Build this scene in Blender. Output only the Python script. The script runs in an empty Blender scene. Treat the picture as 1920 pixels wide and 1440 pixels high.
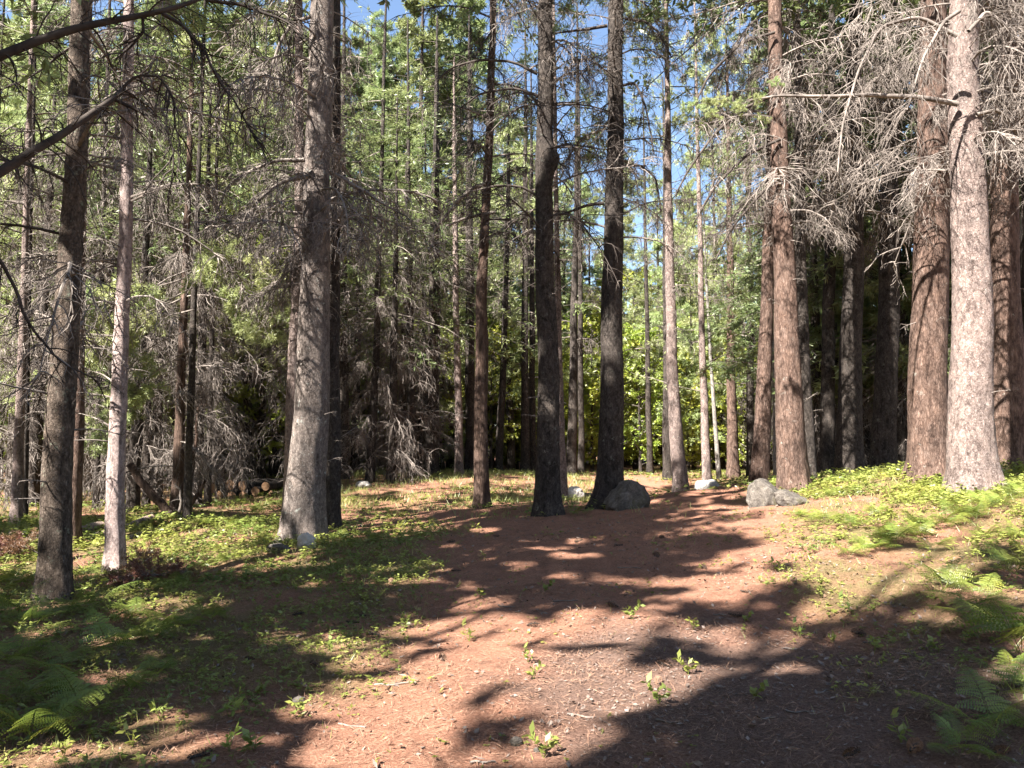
import bpy, math
import numpy as np

# ------------------------------------------------------------------ camera, sky, sun, exposure
scene = bpy.context.scene
F = 1440.0                       # focal length in pixels of the 1920 px wide photograph
PITCH = math.atan(120.0 / F)     # horizon sits on row 840
EYE = 1.6
cam_data = bpy.data.cameras.new("camera")
cam_data.sensor_width = 36.0
cam_data.lens = 36.0 * F / 1920.0
cam_data.clip_end = 3000.0
cam = bpy.data.objects.new("camera", cam_data)
scene.collection.objects.link(cam)
cam.location = (0, 0, EYE)
cam.rotation_euler = (math.pi / 2 + PITCH, 0, 0)
scene.camera = cam

SUN_EL = math.radians(47)
SUN_AZ = math.radians(43)        # the sun stands behind the camera, this far round to its left
to_sun = np.array([-math.sin(SUN_AZ) * math.cos(SUN_EL), -math.cos(SUN_AZ) * math.cos(SUN_EL), math.sin(SUN_EL)])
world = bpy.data.worlds.new("World")
scene.world = world
world.use_nodes = True
wn = world.node_tree.nodes
sky = wn.new("ShaderNodeTexSky")
sky.sky_type = 'NISHITA'
sky.sun_disc = False
sky.sun_elevation = SUN_EL
sky.sun_rotation = math.atan2(to_sun[0], to_sun[1])
sky.altitude = 300
sky.air_density = 1.0
sky.dust_density = 1.2
sky.ozone_density = 1.5
wn["Background"].inputs["Strength"].default_value = 0.05
world.node_tree.links.new(sky.outputs[0], wn["Background"].inputs[0])

sun_data = bpy.data.lights.new("sun", 'SUN')
sun_data.energy = 5.0
sun_data.angle = math.radians(0.53)
sun_data.color = (1.0, 0.955, 0.88)
sun = bpy.data.objects.new("sun", sun_data)
scene.collection.objects.link(sun)
sun.location = (-20, -16, 25)
sun.rotation_euler = (math.pi / 2 - SUN_EL, 0, -SUN_AZ)   # a sun lamp shines along its -Z

vs = scene.view_settings
vs.view_transform = 'Standard'
vs.look = 'None'
vs.gamma = 1.0
vs.exposure = 2.7
scene.cycles.max_bounces = 5
scene.cycles.diffuse_bounces = 3
scene.cycles.glossy_bounces = 2
scene.cycles.transmission_bounces = 4
scene.cycles.use_denoising = True

# ------------------------------------------------------------------ small maths
rng = np.random.default_rng(11)
C = scene.collection.objects
CP, SP = math.cos(PITCH), math.sin(PITCH)


def W(u, v, D):
    """photo pixel at depth D (metres straight ahead) -> world point"""
    x = (np.asarray(u, float) - 960) / F
    z = (720 - np.asarray(v, float)) / F
    dy = CP - z * SP
    dz = SP + z * CP
    k = D / dy
    return np.stack([x * k, np.broadcast_to(D, np.shape(x)) * 1.0, EYE + dz * k], -1)


def unit(a):
    return a / np.maximum(np.linalg.norm(a, axis=-1, keepdims=True), 1e-9)


def hash3(ix, iy, iz, seed):
    n = (ix * 374761393 + iy * 668265263 + iz * 2147483647 + seed * 1274126177) & 0xFFFFFFFF
    n = ((n ^ (n >> 13)) * 1274126177) & 0xFFFFFFFF
    return ((n ^ (n >> 16)) & 0xFFFF) / 65535.0


def vnoise(p, seed=0):
    p = np.asarray(p, float)
    i = np.floor(p).astype(np.int64)
    f = p - i
    f = f * f * (3 - 2 * f)
    out = 0
    for dx in (0, 1):
        for dy in (0, 1):
            for dz in (0, 1):
                w = (f[..., 0] if dx else 1 - f[..., 0]) * (f[..., 1] if dy else 1 - f[..., 1]) * (f[..., 2] if dz else 1 - f[..., 2])
                out = out + w * hash3(i[..., 0] + dx, i[..., 1] + dy, i[..., 2] + dz, seed)
    return out * 2 - 1


def fbm(p, oct=4, seed=0):
    p = np.asarray(p, float)
    s, a = 0, 1.0
    for o in range(oct):
        s = s + a * vnoise(p * 2 ** o, seed + o)
        a *= 0.5
    return s


# ------------------------------------------------------------------ mesh building
class G:
    def __init__(self):
        self.v, self.f, self.n, self.m = [], [], 0, []

    def add(self, v, f, mat=0):
        v = np.asarray(v, float).reshape(-1, 3)
        f = np.asarray(f, np.int64)
        self.v.append(v)
        self.f.append(f + self.n)
        self.m.append(np.full(len(f), mat, np.int32))
        self.n += len(v)
        return self

    def mesh(self, name, mats, smooth=False):
        me = bpy.data.meshes.new(name)
        v = np.concatenate(self.v)
        me.vertices.add(len(v))
        me.vertices.foreach_set("co", v.astype(np.float32).ravel())
        loops = np.concatenate([f.ravel() for f in self.f])
        sizes = np.concatenate([np.full(len(f), f.shape[1]) for f in self.f])
        me.loops.add(len(loops))
        me.loops.foreach_set("vertex_index", loops.astype(np.int32))
        me.polygons.add(len(sizes))
        me.polygons.foreach_set("loop_start", np.concatenate([[0], np.cumsum(sizes)[:-1]]).astype(np.int32))
        me.polygons.foreach_set("material_index", np.concatenate(self.m))
        me.polygons.foreach_set("use_smooth", np.full(len(sizes), smooth))
        for m in (mats if isinstance(mats, (list, tuple)) else [mats]):
            me.materials.append(m)
        me.update(calc_edges=True)
        return me


def tubes(g, P, R, sides=3, mat=0):
    """P (N,K,3) centre lines, R (N,K) radii"""
    N, K = P.shape[:2]
    if N == 0:
        return
    T = unit(np.gradient(P, axis=1))
    ref = np.where(np.abs(T[:, :1, 2:3]) > 0.9, np.array([1.0, 0, 0]), np.array([0, 0, 1.0]))
    A = unit(np.cross(T, np.broadcast_to(ref, T.shape)))
    B = np.cross(T, A)
    th = np.arange(sides) * 2 * math.pi / sides
    V = P[:, :, None] + R[:, :, None, None] * (A[:, :, None] * np.cos(th)[:, None] + B[:, :, None] * np.sin(th)[:, None])
    idx = np.arange(N * K * sides).reshape(N, K, sides)
    a, b = idx[:, :-1], idx[:, 1:]
    f = np.stack([a, np.roll(a, -1, 2), np.roll(b, -1, 2), b], -1).reshape(-1, 4)
    g.add(V, f, mat)


def kites(g, base, d, nrm, L, Wd, mat=0, mid=0.45):
    base, d = np.asarray(base), unit(np.asarray(d))
    s = unit(np.cross(d, nrm))
    L, Wd = np.asarray(L)[:, None], np.asarray(Wd)[:, None]
    m = base + d * L * mid
    V = np.stack([base, m + s * Wd / 2, base + d * L, m - s * Wd / 2], 1)
    g.add(V, np.arange(len(base) * 4).reshape(-1, 4), mat)


def rand_dir(n, r=rng):
    return unit(r.normal(size=(n, 3)))


def grow(start, d, L, K, droop, curl, r=rng):
    N = len(start)
    P = np.zeros((N, K, 3))
    P[:, 0] = start
    d = unit(d)
    step = (np.asarray(L) / (K - 1))[:, None]
    droop = np.broadcast_to(droop, (N,))[:, None]
    for k in range(1, K):
        d = unit(d + np.array([0, 0, -1.0]) * droop / (K - 1) + r.normal(size=(N, 3)) * curl)
        P[:, k] = P[:, k - 1] + d * step
    return P


def children(P, m, t0, t1, a0, a1, flat=1.0, r=rng):
    """m side shoots on every line: start points, directions, parent index, position along it"""
    N, K = P.shape[:2]
    pi = np.repeat(np.arange(N), m)
    t = r.uniform(t0, t1, N * m)
    x = t * (K - 1)
    i = np.minimum(x.astype(int), K - 2)
    fr = (x - i)[:, None]
    a, b = P[pi, i], P[pi, i + 1]
    tan = unit(b - a)
    side = unit(np.cross(tan, rand_dir(N * m, r)))
    side[:, 2] *= flat
    side = unit(side - tan * np.sum(side * tan, -1, keepdims=True))
    ang = r.uniform(a0, a1, N * m)[:, None]
    return a + (b - a) * fr, tan * np.cos(ang) + side * np.sin(ang), pi, t


def taper(N, K, r0, r1):
    t = np.linspace(0, 1, K)
    return np.asarray(r0)[:, None] * (1 - t) + np.asarray(r1)[:, None] * t


# ------------------------------------------------------------------ objects
def link(name, data=None, parent=None, loc=(0, 0, 0), rot=(0, 0, 0), scale=(1, 1, 1), label=None, cat=None, group=None, kind=None):
    o = bpy.data.objects.new(name, data)
    C.link(o)
    o.parent = parent
    o.location = loc
    o.rotation_euler = rot
    o.scale = scale
    if label: o["label"] = label
    if cat: o["category"] = cat
    if group: o["group"] = group
    if kind: o["kind"] = kind
    return o


# ------------------------------------------------------------------ materials
def new_mat(name):
    m = bpy.data.materials.new(name)
    m.use_nodes = True
    nt = m.node_tree
    return m, nt, nt.nodes, nt.links


def ramp(n, pts):
    r = n.new("ShaderNodeValToRGB")
    el = r.color_ramp.elements
    while len(el) < len(pts):
        el.new(0.5)
    for e, (p, c) in zip(el, pts):
        e.position = p
        e.color = (*c, 1)
    return r


def noise(n, l, coord, scale, detail=4, rough=0.6, dist=0.0):
    t = n.new("ShaderNodeTexNoise")
    t.inputs["Scale"].default_value = scale
    t.inputs["Detail"].default_value = detail
    t.inputs["Roughness"].default_value = rough
    t.inputs["Distortion"].default_value = dist
    l.new(coord, t.inputs["Vector"])
    return t


def mapping(n, l, coord, scale):
    mp = n.new("ShaderNodeMapping")
    mp.inputs["Scale"].default_value = scale
    l.new(coord, mp.inputs["Vector"])
    return mp.outputs[0]


def mixc(n, l, fac, a, b, mode='MIX'):
    m = n.new("ShaderNodeMix")
    m.data_type = 'RGBA'
    m.blend_type = mode
    for sock, val in ((m.inputs[0], fac), (m.inputs[6], a), (m.inputs[7], b)):
        if hasattr(val, "links") or hasattr(val, "is_linked"):
            l.new(val, sock)
        elif isinstance(val, (int, float)):
            sock.default_value = val
        else:
            sock.default_value = (*val, 1)
    return m.outputs[2]


def bark_mat(name, dark, mid, light, lichen, furrow=0.3, scale=1.0, bump=0.6, lich=0.55):
    m, nt, n, l = new_mat(name)
    b = n["Principled BSDF"]
    b.inputs["Roughness"].default_value = 0.92
    b.inputs["Specular IOR Level"].default_value = 0.15
    tc = n.new("ShaderNodeTexCoord").outputs["Object"]
    v = mapping(n, l, tc, (1, 1, furrow))
    big = noise(n, l, tc, 2.2 * scale, 5, 0.6)
    fine = noise(n, l, v, 26 * scale, 6, 0.72, 0.4)
    vor = n.new("ShaderNodeTexVoronoi")
    vor.feature = 'DISTANCE_TO_EDGE'
    vor.inputs["Scale"].default_value = 40 * scale
    vor.inputs["Randomness"].default_value = 1.0
    wob = n.new("ShaderNodeVectorMath"); wob.operation = 'ADD'
    sc_ = n.new("ShaderNodeVectorMath"); sc_.operation = 'SCALE'
    l.new(fine.outputs["Color"], sc_.inputs[0]); sc_.inputs["Scale"].default_value = 0.06
    l.new(v, wob.inputs[0]); l.new(sc_.outputs[0], wob.inputs[1])
    l.new(wob.outputs[0], vor.inputs["Vector"])
    r1 = ramp(n, [(0.30, dark), (0.50, mid), (0.72, light)])
    l.new(fine.outputs["Fac"], r1.inputs[0])
    crack = ramp(n, [(0.0, (0.55, 0.53, 0.52)), (0.22, (1, 1, 1))])
    l.new(vor.outputs["Distance"], crack.inputs[0])
    c = mixc(n, l, 0.6, r1.outputs[0], crack.outputs[0], 'MULTIPLY')
    flk = noise(n, l, mapping(n, l, tc, (1, 1, 0.45)), 11 * scale, 6, 0.7, 0.8)
    fr_ = ramp(n, [(0.36, (0.45, 0.43, 0.42)), (0.50, (1, 1, 1)), (0.64, (1.25, 1.22, 1.18))])
    l.new(flk.outputs["Fac"], fr_.inputs[0])
    c = mixc(n, l, 1.0, c, fr_.outputs[0], 'MULTIPLY')
    lr = ramp(n, [(lich, (0, 0, 0)), (lich + 0.10, (1, 1, 1))])
    lm = noise(n, l, tc, 9 * scale, 5, 0.7)
    l.new(lm.outputs["Fac"], lr.inputs[0])
    c = mixc(n, l, lr.outputs[0], c, lichen)
    br = ramp(n, [(0.3, (0.72, 0.72, 0.72)), (0.7, (1.2, 1.17, 1.14))])
    l.new(big.outputs["Fac"], br.inputs[0])
    c = mixc(n, l, 1.0, c, br.outputs[0], 'MULTIPLY')
    l.new(c, b.inputs["Base Color"])
    h = n.new("ShaderNodeMath"); h.operation = 'MULTIPLY_ADD'
    l.new(fine.outputs["Fac"], h.inputs[0]); h.inputs[1].default_value = 0.8
    l.new(crack.outputs[0], h.inputs[2])
    bp = n.new("ShaderNodeBump")
    bp.inputs["Strength"].default_value = bump
    bp.inputs["Distance"].default_value = 0.02
    l.new(h.outputs[0], bp.inputs["Height"])
    l.new(bp.outputs[0], b.inputs["Normal"])
    return m


def leaf_mat(name, c1, c2, trans=0.4, scale=3.0, spread=0.25, gloss=0.04):
    m, nt, n, l = new_mat(name)
    n.remove(n["Principled BSDF"])
    out = n["Material Output"]
    tc = n.new("ShaderNodeTexCoord").outputs["Object"]
    a = noise(n, l, tc, scale, 3, 0.6)
    r = ramp(n, [(0.5 - spread, c1), (0.5 + spread, c2)])
    l.new(a.outputs["Fac"], r.inputs[0])
    oi = n.new("ShaderNodeObjectInfo")
    hs = n.new("ShaderNodeHueSaturation")
    mr = n.new("ShaderNodeMapRange")
    mr.inputs[3].default_value = 0.8; mr.inputs[4].default_value = 1.2
    l.new(oi.outputs["Random"], mr.inputs[0])
    l.new(mr.outputs[0], hs.inputs["Value"])
    fr_ = n.new("ShaderNodeMath"); fr_.operation = 'MULTIPLY'; fr_.inputs[1].default_value = 7.31
    f2 = n.new("ShaderNodeMath"); f2.operation = 'FRACT'
    m3 = n.new("ShaderNodeMapRange"); m3.inputs[3].default_value = 0.475; m3.inputs[4].default_value = 0.515
    l.new(oi.outputs["Random"], fr_.inputs[0]); l.new(fr_.outputs[0], f2.inputs[0]); l.new(f2.outputs[0], m3.inputs[0])
    l.new(m3.outputs[0], hs.inputs["Hue"])
    l.new(r.outputs[0], hs.inputs["Color"])
    d = n.new("ShaderNodeBsdfDiffuse"); t = n.new("ShaderNodeBsdfTranslucent"); g = n.new("ShaderNodeBsdfGlossy")
    g.inputs["Roughness"].default_value = 0.45
    for s in (d, t):
        l.new(hs.outputs[0], s.inputs["Color"])
    m1 = n.new("ShaderNodeMixShader"); m1.inputs[0].default_value = trans
    l.new(d.outputs[0], m1.inputs[1]); l.new(t.outputs[0], m1.inputs[2])
    m2 = n.new("ShaderNodeMixShader"); m2.inputs[0].default_value = gloss
    l.new(m1.outputs[0], m2.inputs[1]); l.new(g.outputs[0], m2.inputs[2])
    l.new(m2.outputs[0], out.inputs["Surface"])
    return m


def plain_mat(name, c1, c2, scale=8.0, rough=0.9, bump=0.3):
    m, nt, n, l = new_mat(name)
    b = n["Principled BSDF"]
    b.inputs["Roughness"].default_value = rough
    b.inputs["Specular IOR Level"].default_value = 0.2
    tc = n.new("ShaderNodeTexCoord").outputs["Object"]
    a = noise(n, l, tc, scale, 5, 0.65)
    r = ramp(n, [(0.3, c1), (0.7, c2)])
    l.new(a.outputs["Fac"], r.inputs[0])
    l.new(r.outputs[0], b.inputs["Base Color"])
    if bump:
        bp = n.new("ShaderNodeBump"); bp.inputs["Strength"].default_value = bump; bp.inputs["Distance"].default_value = 0.02
        l.new(a.outputs["Fac"], bp.inputs["Height"]); l.new(bp.outputs[0], b.inputs["Normal"])
    return m


LICH = (0.34, 0.35, 0.32)
M = dict(
    grey=bark_mat("bark_grey", (0.075, 0.062, 0.056), (0.17, 0.142, 0.128), (0.27, 0.235, 0.215), LICH, 0.7, 1.0, 0.7, 0.60),
    scaly=bark_mat("bark_scaly", (0.045, 0.035, 0.028), (0.115, 0.09, 0.073), (0.21, 0.168, 0.14), (0.24, 0.26, 0.20), 0.6, 0.9, 0.9, 0.60),
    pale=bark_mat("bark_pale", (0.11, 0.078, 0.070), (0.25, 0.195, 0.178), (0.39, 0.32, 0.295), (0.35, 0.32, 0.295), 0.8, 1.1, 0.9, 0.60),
    sunpale=bark_mat("bark_pale_pink", (0.17, 0.122, 0.112), (0.36, 0.285, 0.268), (0.50, 0.42, 0.40), (0.45, 0.41, 0.39), 0.8, 1.2, 0.7, 0.62),  # paler bark, raised further to stand in for sun that only grazes it
    red=bark_mat("bark_red", (0.045, 0.028, 0.022), (0.115, 0.076, 0.061), (0.20, 0.145, 0.122), (0.24, 0.235, 0.21), 0.3, 0.8, 0.8, 0.64),
    furrow=bark_mat("bark_furrowed", (0.042, 0.028, 0.022), (0.105, 0.070, 0.055), (0.18, 0.128, 0.106), (0.26, 0.24, 0.20), 0.16, 0.75, 1.0, 0.66),
    dark=bark_mat("bark_dark", (0.022, 0.018, 0.016), (0.055, 0.046, 0.041), (0.11, 0.094, 0.084), (0.15, 0.15, 0.13), 0.6, 0.9, 0.8, 0.62),
    birch=bark_mat("bark_birch", (0.07, 0.06, 0.055), (0.21, 0.195, 0.18), (0.30, 0.285, 0.265), (0.06, 0.05, 0.045), 3.0, 0.8, 0.2, 0.66),
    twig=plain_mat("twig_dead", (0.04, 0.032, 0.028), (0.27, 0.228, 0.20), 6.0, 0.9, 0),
    twig_shaded=plain_mat("twig_shaded", (0.022, 0.017, 0.015), (0.085, 0.068, 0.058), 6.0, 0.9, 0),  # darker copy of the dead-twig colour, standing in for twigs in shade
    fir=leaf_mat("needles_fir", (0.085, 0.125, 0.045), (0.25, 0.29, 0.115), 0.45, 1.4),
    pine=leaf_mat("needles_pine", (0.19, 0.245, 0.095), (0.40, 0.435, 0.19), 0.45, 1.2),
    leaf=leaf_mat("leaf_broad", (0.18, 0.25, 0.035), (0.36, 0.39, 0.07), 0.5, 1.0),
    fern=leaf_mat("fern_green", (0.06, 0.12, 0.025), (0.27, 0.29, 0.05), 0.45, 2.0),
    herb=leaf_mat("herb_green", (0.09, 0.15, 0.03), (0.34, 0.34, 0.08), 0.4, 1.1),
    grass=leaf_mat("grass_green", (0.13, 0.18, 0.045), (0.40, 0.36, 0.13), 0.4, 1.3),
    brown=leaf_mat("needles_brown", (0.07, 0.032, 0.018), (0.24, 0.125, 0.07), 0.25, 3.0),
    litter=plain_mat("litter_needles", (0.07, 0.03, 0.02), (0.40, 0.24, 0.16), 30.0, 0.85, 0),
    chips=plain_mat("wood_chips", (0.06, 0.045, 0.037), (0.25, 0.195, 0.165), 30.0, 0.85, 0),
    cone=plain_mat("cone_brown", (0.06, 0.036, 0.026), (0.22, 0.135, 0.09), 60.0, 0.85, 0),
    cut=plain_mat("cut_wood", (0.15, 0.08, 0.045), (0.23, 0.14, 0.08), 14.0, 0.8, 0.1),
    logbark=bark_mat("bark_log", (0.12, 0.09, 0.075), (0.28, 0.215, 0.18), (0.42, 0.34, 0.29), (0.5, 0.45, 0.40), 1.0, 0.8, 0.5, 0.6),
)


def rock_mat():
    m, nt, n, l = new_mat("boulder_stone")
    b = n["Principled BSDF"]
    b.inputs["Roughness"].default_value = 0.95
    b.inputs["Specular IOR Level"].default_value = 0.15
    tc = n.new("ShaderNodeTexCoord").outputs["Object"]
    a = noise(n, l, tc, 7, 8, 0.75, 0.6)
    r = ramp(n, [(0.28, (0.035, 0.030, 0.027)), (0.5, (0.10, 0.086, 0.074)), (0.72, (0.21, 0.186, 0.162))])
    l.new(a.outputs["Fac"], r.inputs[0])
    sp = noise(n, l, tc, 60, 3, 0.7)
    sr = ramp(n, [(0.35, (0.6, 0.6, 0.6)), (0.6, (1.1, 1.1, 1.1))])
    l.new(sp.outputs["Fac"], sr.inputs[0])
    c = mixc(n, l, 1.0, r.outputs[0], sr.outputs[0], 'MULTIPLY')
    ms = noise(n, l, tc, 3.2, 6, 0.7)
    mr = ramp(n, [(0.52, (0, 0, 0)), (0.64, (1, 1, 1))])
    l.new(ms.outputs["Fac"], mr.inputs[0])
    c = mixc(n, l, mr.outputs[0], c, (0.075, 0.066, 0.042))
    l.new(c, b.inputs["Base Color"])
    bp = n.new("ShaderNodeBump"); bp.inputs["Strength"].default_value = 0.9; bp.inputs["Distance"].default_value = 0.05
    l.new(a.outputs["Fac"], bp.inputs["Height"]); l.new(bp.outputs[0], b.inputs["Normal"])
    return m


M["rock"] = rock_mat()
M["rock_pale"] = plain_mat("stone_pale", (0.26, 0.235, 0.21), (0.44, 0.41, 0.375), 9.0, 0.95, 0.5)

# ------------------------------------------------------------------ ground height from the feet of the things that stand on it
ctrl = [(100, 1125, 8.0), (215, 1075, 9.7), (570, 1005, 11.2), (620, 1000, 12), (903, 952, 15), (1025, 968, 13), (1143, 952, 13.5),
        (1278, 932, 18), (1492, 918, 13), (1428, 900, 15.5), (1742, 900, 12), (1822, 920, 10.5), (1890, 885, 13), (1592, 888, 16),
        (1655, 882, 17), (862, 887, 24), (808, 893, 24), (935, 888, 27), (985, 888, 27), (1057, 942, 17), (1072, 890, 26), (1218, 893, 27),
        (1325, 908, 23), (1374, 898, 25), (695, 903, 21), (30, 985, 14), (330, 965, 14.5), (465, 900, 22), (400, 932, 20),
        (480, 1010, 11.5), (660, 965, 15), (1250, 965, 11.5), (1400, 960, 11.3), (960, 1060, 8.6), (1300, 1060, 8.0), (1600, 1060, 7.4), (1850, 1060, 6.6),
        (1800, 1200, 4.9), (960, 1200, 5.9), (400, 1200, 6.1), (30, 1250, 5.4), (960, 1435, 3.7), (300, 1435, 3.75), (1700, 1435, 3.55), (1330, 930, 20)]
cu = np.array(ctrl, float)
cpts = np.array([W(a, b, c) for a, b, c in ctrl])
extra = np.array([[0, 0, 0], [-4, 0, -0.02], [4, 0, 0.15], [0, -6, -0.1], [-12, 4, -0.1], [12, 4, 1.0], [-30, -10, -0.3], [30, -10, 0.8], [0, -25, -0.5],
                  [-30, 20, 0.3], [30, 20, 1.4], [-40, 45, 0.8], [0, 40, 0.7], [40, 45, 1.3], [0, 60, 0.7], [-18, 12, 0.05], [18, 14, 1.3]])
cpts = np.concatenate([cpts, extra])


def tps(r2):
    return 0.5 * r2 * np.log(np.maximum(r2, 1e-9))


def fit_ground():
    n = len(cpts)
    xy = cpts[:, :2]
    d2 = ((xy[:, None] - xy[None]) ** 2).sum(-1)
    A = np.zeros((n + 3, n + 3))
    A[:n, :n] = tps(d2) + np.eye(n) * 1.5
    A[:n, n] = 1; A[:n, n + 1:] = xy
    A[n, :n] = 1; A[n + 1:, :n] = xy.T
    return np.linalg.solve(A, np.concatenate([cpts[:, 2], [0, 0, 0]]))


gw = fit_ground()


def gz0(x, y):
    x, y = np.asarray(x, float), np.asarray(y, float)
    sh = x.shape
    x, y = x.ravel(), y.ravel()
    s = np.minimum(1.0, 58 / np.maximum(np.hypot(x, y), 1e-6))
    xc, yc = x * s, y * s
    out = np.empty(len(x))
    for i in range(0, len(x), 40000):
        q = np.stack([xc[i:i + 40000], yc[i:i + 40000]], -1)
        d2 = ((q[:, None] - cpts[None, :, :2]) ** 2).sum(-1)
        out[i:i + 40000] = tps(d2) @ gw[:-3] + gw[-3] + q @ gw[-2:]
    return out.reshape(sh)


def gz(x, y):
    x, y = np.asarray(x, float), np.asarray(y, float)
    p = np.stack([x, y, np.zeros_like(x)], -1)
    fade = np.clip((40 - np.hypot(x, y)) / 20, 0, 1)
    return gz0(x, y) + fade * (0.045 * fbm(p * 0.9, 3, 5) + 0.008 * fbm(p * 6.5, 4, 9) - 0.016 * np.abs(fbm(p * 2.3, 3, 15)))


def path_mask(x, y):
    """1 on the needle-strewn track, 0 on the weedy verge"""
    x, y = np.asarray(x, float), np.asarray(y, float)
    cx = np.interp(y, [0, 3.6, 6, 9, 12, 16, 25], [0.0, 0.35, 0.75, 1.15, 1.5, 1.6, 1.2])
    hw = np.interp(y, [0, 3.6, 6, 9, 12, 16, 25], [2.1, 2.1, 2.1, 2.4, 2.8, 3.6, 5])
    p = np.stack([x, y, np.zeros_like(x)], -1)
    d = hw - np.abs(x - cx) + 0.8 * fbm(p * 0.8, 3, 31)
    m = np.clip(d / 0.9 + 0.5, 0, 1)
    d2 = 1.5 - np.abs((x + 2.2) - (y - 14) * -0.05) + 0.6 * fbm(p * 0.7, 3, 37)      # the branch track past the thick trunk
    m2 = np.clip(d2 / 0.8 + 0.5, 0, 1) * np.clip((y - 10.5) / 1.5, 0, 1)
    return np.maximum(m, m2 * 0.75)


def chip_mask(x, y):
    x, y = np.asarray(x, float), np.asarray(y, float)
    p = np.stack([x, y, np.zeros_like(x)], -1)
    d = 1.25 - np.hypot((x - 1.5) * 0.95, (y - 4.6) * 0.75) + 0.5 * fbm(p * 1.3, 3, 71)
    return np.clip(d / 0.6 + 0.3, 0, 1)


def axis(lo, hi, step, far):
    a = list(np.arange(lo, hi + 1e-6, step))
    s = step
    while a[-1] < far:
        s *= 1.13
        a.append(a[-1] + s)
    b = []
    s, x = step, lo
    while x > -far:
        s *= 1.13
        x -= s
        b.append(x)
    return np.array(b[::-1] + a)


def build_ground():
    xs, ys = axis(-7.5, 8.5, 0.065, 900), axis(2.6, 13.0, 0.065, 900)
    X, Y = np.meshgrid(xs, ys)
    V = np.stack([X, Y, gz(X, Y)], -1)
    near = (np.abs(X) < 9) & (Y > 2) & (Y < 16)
    V[..., 2] += np.where(near, 0.008 * vnoise(V * 14, 3), 0)
    ny, nx = X.shape
    i = np.arange(ny * nx).reshape(ny, nx)
    f = np.stack([i[:-1, :-1], i[:-1, 1:], i[1:, 1:], i[1:, :-1]], -1).reshape(-1, 4)
    m, nt, n, l = new_mat("forest_floor")
    b = n["Principled BSDF"]
    b.inputs["Roughness"].default_value = 0.95
    b.inputs["Specular IOR Level"].default_value = 0.1
    tc = n.new("ShaderNodeTexCoord").outputs["Object"]
    n1 = noise(n, l, tc, 3.0, 6, 0.7, 0.3)
    n2 = noise(n, l, mapping(n, l, tc, (1.0, 1.6, 1)), 55, 5, 0.75, 0.8)
    n3 = noise(n, l, tc, 1.1, 4, 0.6)
    litter = ramp(n, [(0.28, (0.105, 0.047, 0.032)), (0.5, (0.285, 0.147, 0.099)), (0.75, (0.48, 0.31, 0.225))])
    l.new(n2.outputs["Fac"], litter.inputs[0])
    tone = ramp(n, [(0.3, (0.78, 0.74, 0.72)), (0.7, (1.15, 1.1, 1.05))])
    l.new(n1.outputs["Fac"], tone.inputs[0])
    lit = mixc(n, l, 1.0, litter.outputs[0], tone.outputs[0], 'MULTIPLY')
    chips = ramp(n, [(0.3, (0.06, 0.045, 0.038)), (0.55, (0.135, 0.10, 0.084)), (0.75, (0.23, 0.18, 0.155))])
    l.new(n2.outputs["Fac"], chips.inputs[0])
    soil = ramp(n, [(0.3, (0.075, 0.06, 0.025)), (0.55, (0.19, 0.15, 0.07)), (0.75, (0.30, 0.23, 0.12))])
    l.new(n2.outputs["Fac"], soil.inputs[0])
    a1 = n.new("ShaderNodeAttribute"); a1.attribute_name = "verge"
    a2 = n.new("ShaderNodeAttribute"); a2.attribute_name = "chip"
    vr = n.new("ShaderNodeMath"); vr.operation = 'MULTIPLY'
    vr2 = ramp(n, [(0.38, (0, 0, 0)), (0.6, (1, 1, 1))])
    l.new(n3.outputs["Fac"], vr2.inputs[0])
    l.new(a1.outputs["Fac"], vr.inputs[0]); l.new(vr2.outputs[0], vr.inputs[1])
    hum = ramp(n, [(0.50, (0, 0, 0)), (0.68, (1, 1, 1))])
    n4 = noise(n, l, tc, 7.0, 6, 0.75, 0.6)
    l.new(n4.outputs["Fac"], hum.inputs[0])
    lit = mixc(n, l, hum.outputs[0], lit, mixc(n, l, 0.55, lit, (0.10, 0.06, 0.045)))
    c = mixc(n, l, vr.outputs[0], lit, soil.outputs[0])
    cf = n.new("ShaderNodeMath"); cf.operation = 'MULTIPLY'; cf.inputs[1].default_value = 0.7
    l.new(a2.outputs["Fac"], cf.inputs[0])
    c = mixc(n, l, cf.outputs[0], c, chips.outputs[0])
    l.new(c, b.inputs["Base Color"])
    bp = n.new("ShaderNodeBump"); bp.inputs["Strength"].default_value = 1.0; bp.inputs["Distance"].default_value = 0.03
    l.new(n2.outputs["Fac"], bp.inputs["Height"]); l.new(bp.outputs[0], b.inputs["Normal"])
    me = G().add(V, f).mesh("ground", m, True)
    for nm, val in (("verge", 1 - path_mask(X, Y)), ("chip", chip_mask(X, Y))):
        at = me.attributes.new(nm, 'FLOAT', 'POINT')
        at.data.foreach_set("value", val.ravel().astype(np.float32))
    link("ground", me, kind="structure")


build_ground()


def ray_ground(u, v):
    """where the line of sight of a photo pixel meets the ground"""
    D = np.linspace(2.5, 45, 1500)
    p = W(np.full(1500, float(u)), np.full(1500, float(v)), D)
    below = p[:, 2] < gz0(p[:, 0], p[:, 1])
    k = int(np.argmax(below)) if below.any() else len(D) - 1
    return p[k]


# ------------------------------------------------------------------ openings cut into the crowns to let sunlight reach floor and trunks
E1 = unit(np.cross(to_sun, [0, 0, 1.0]))
E2 = np.cross(to_sun, E1)
RES, HALF = 0.08, 45.0
NG = int(2 * HALF / RES)
open_s = np.full((NG, NG), np.inf)
shut_g = np.zeros((NG, NG), bool)     # where the canopy stays closed: the deep shade of the stand and of the track's ends


clear_g = np.zeros((NG, NG), bool)


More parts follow.
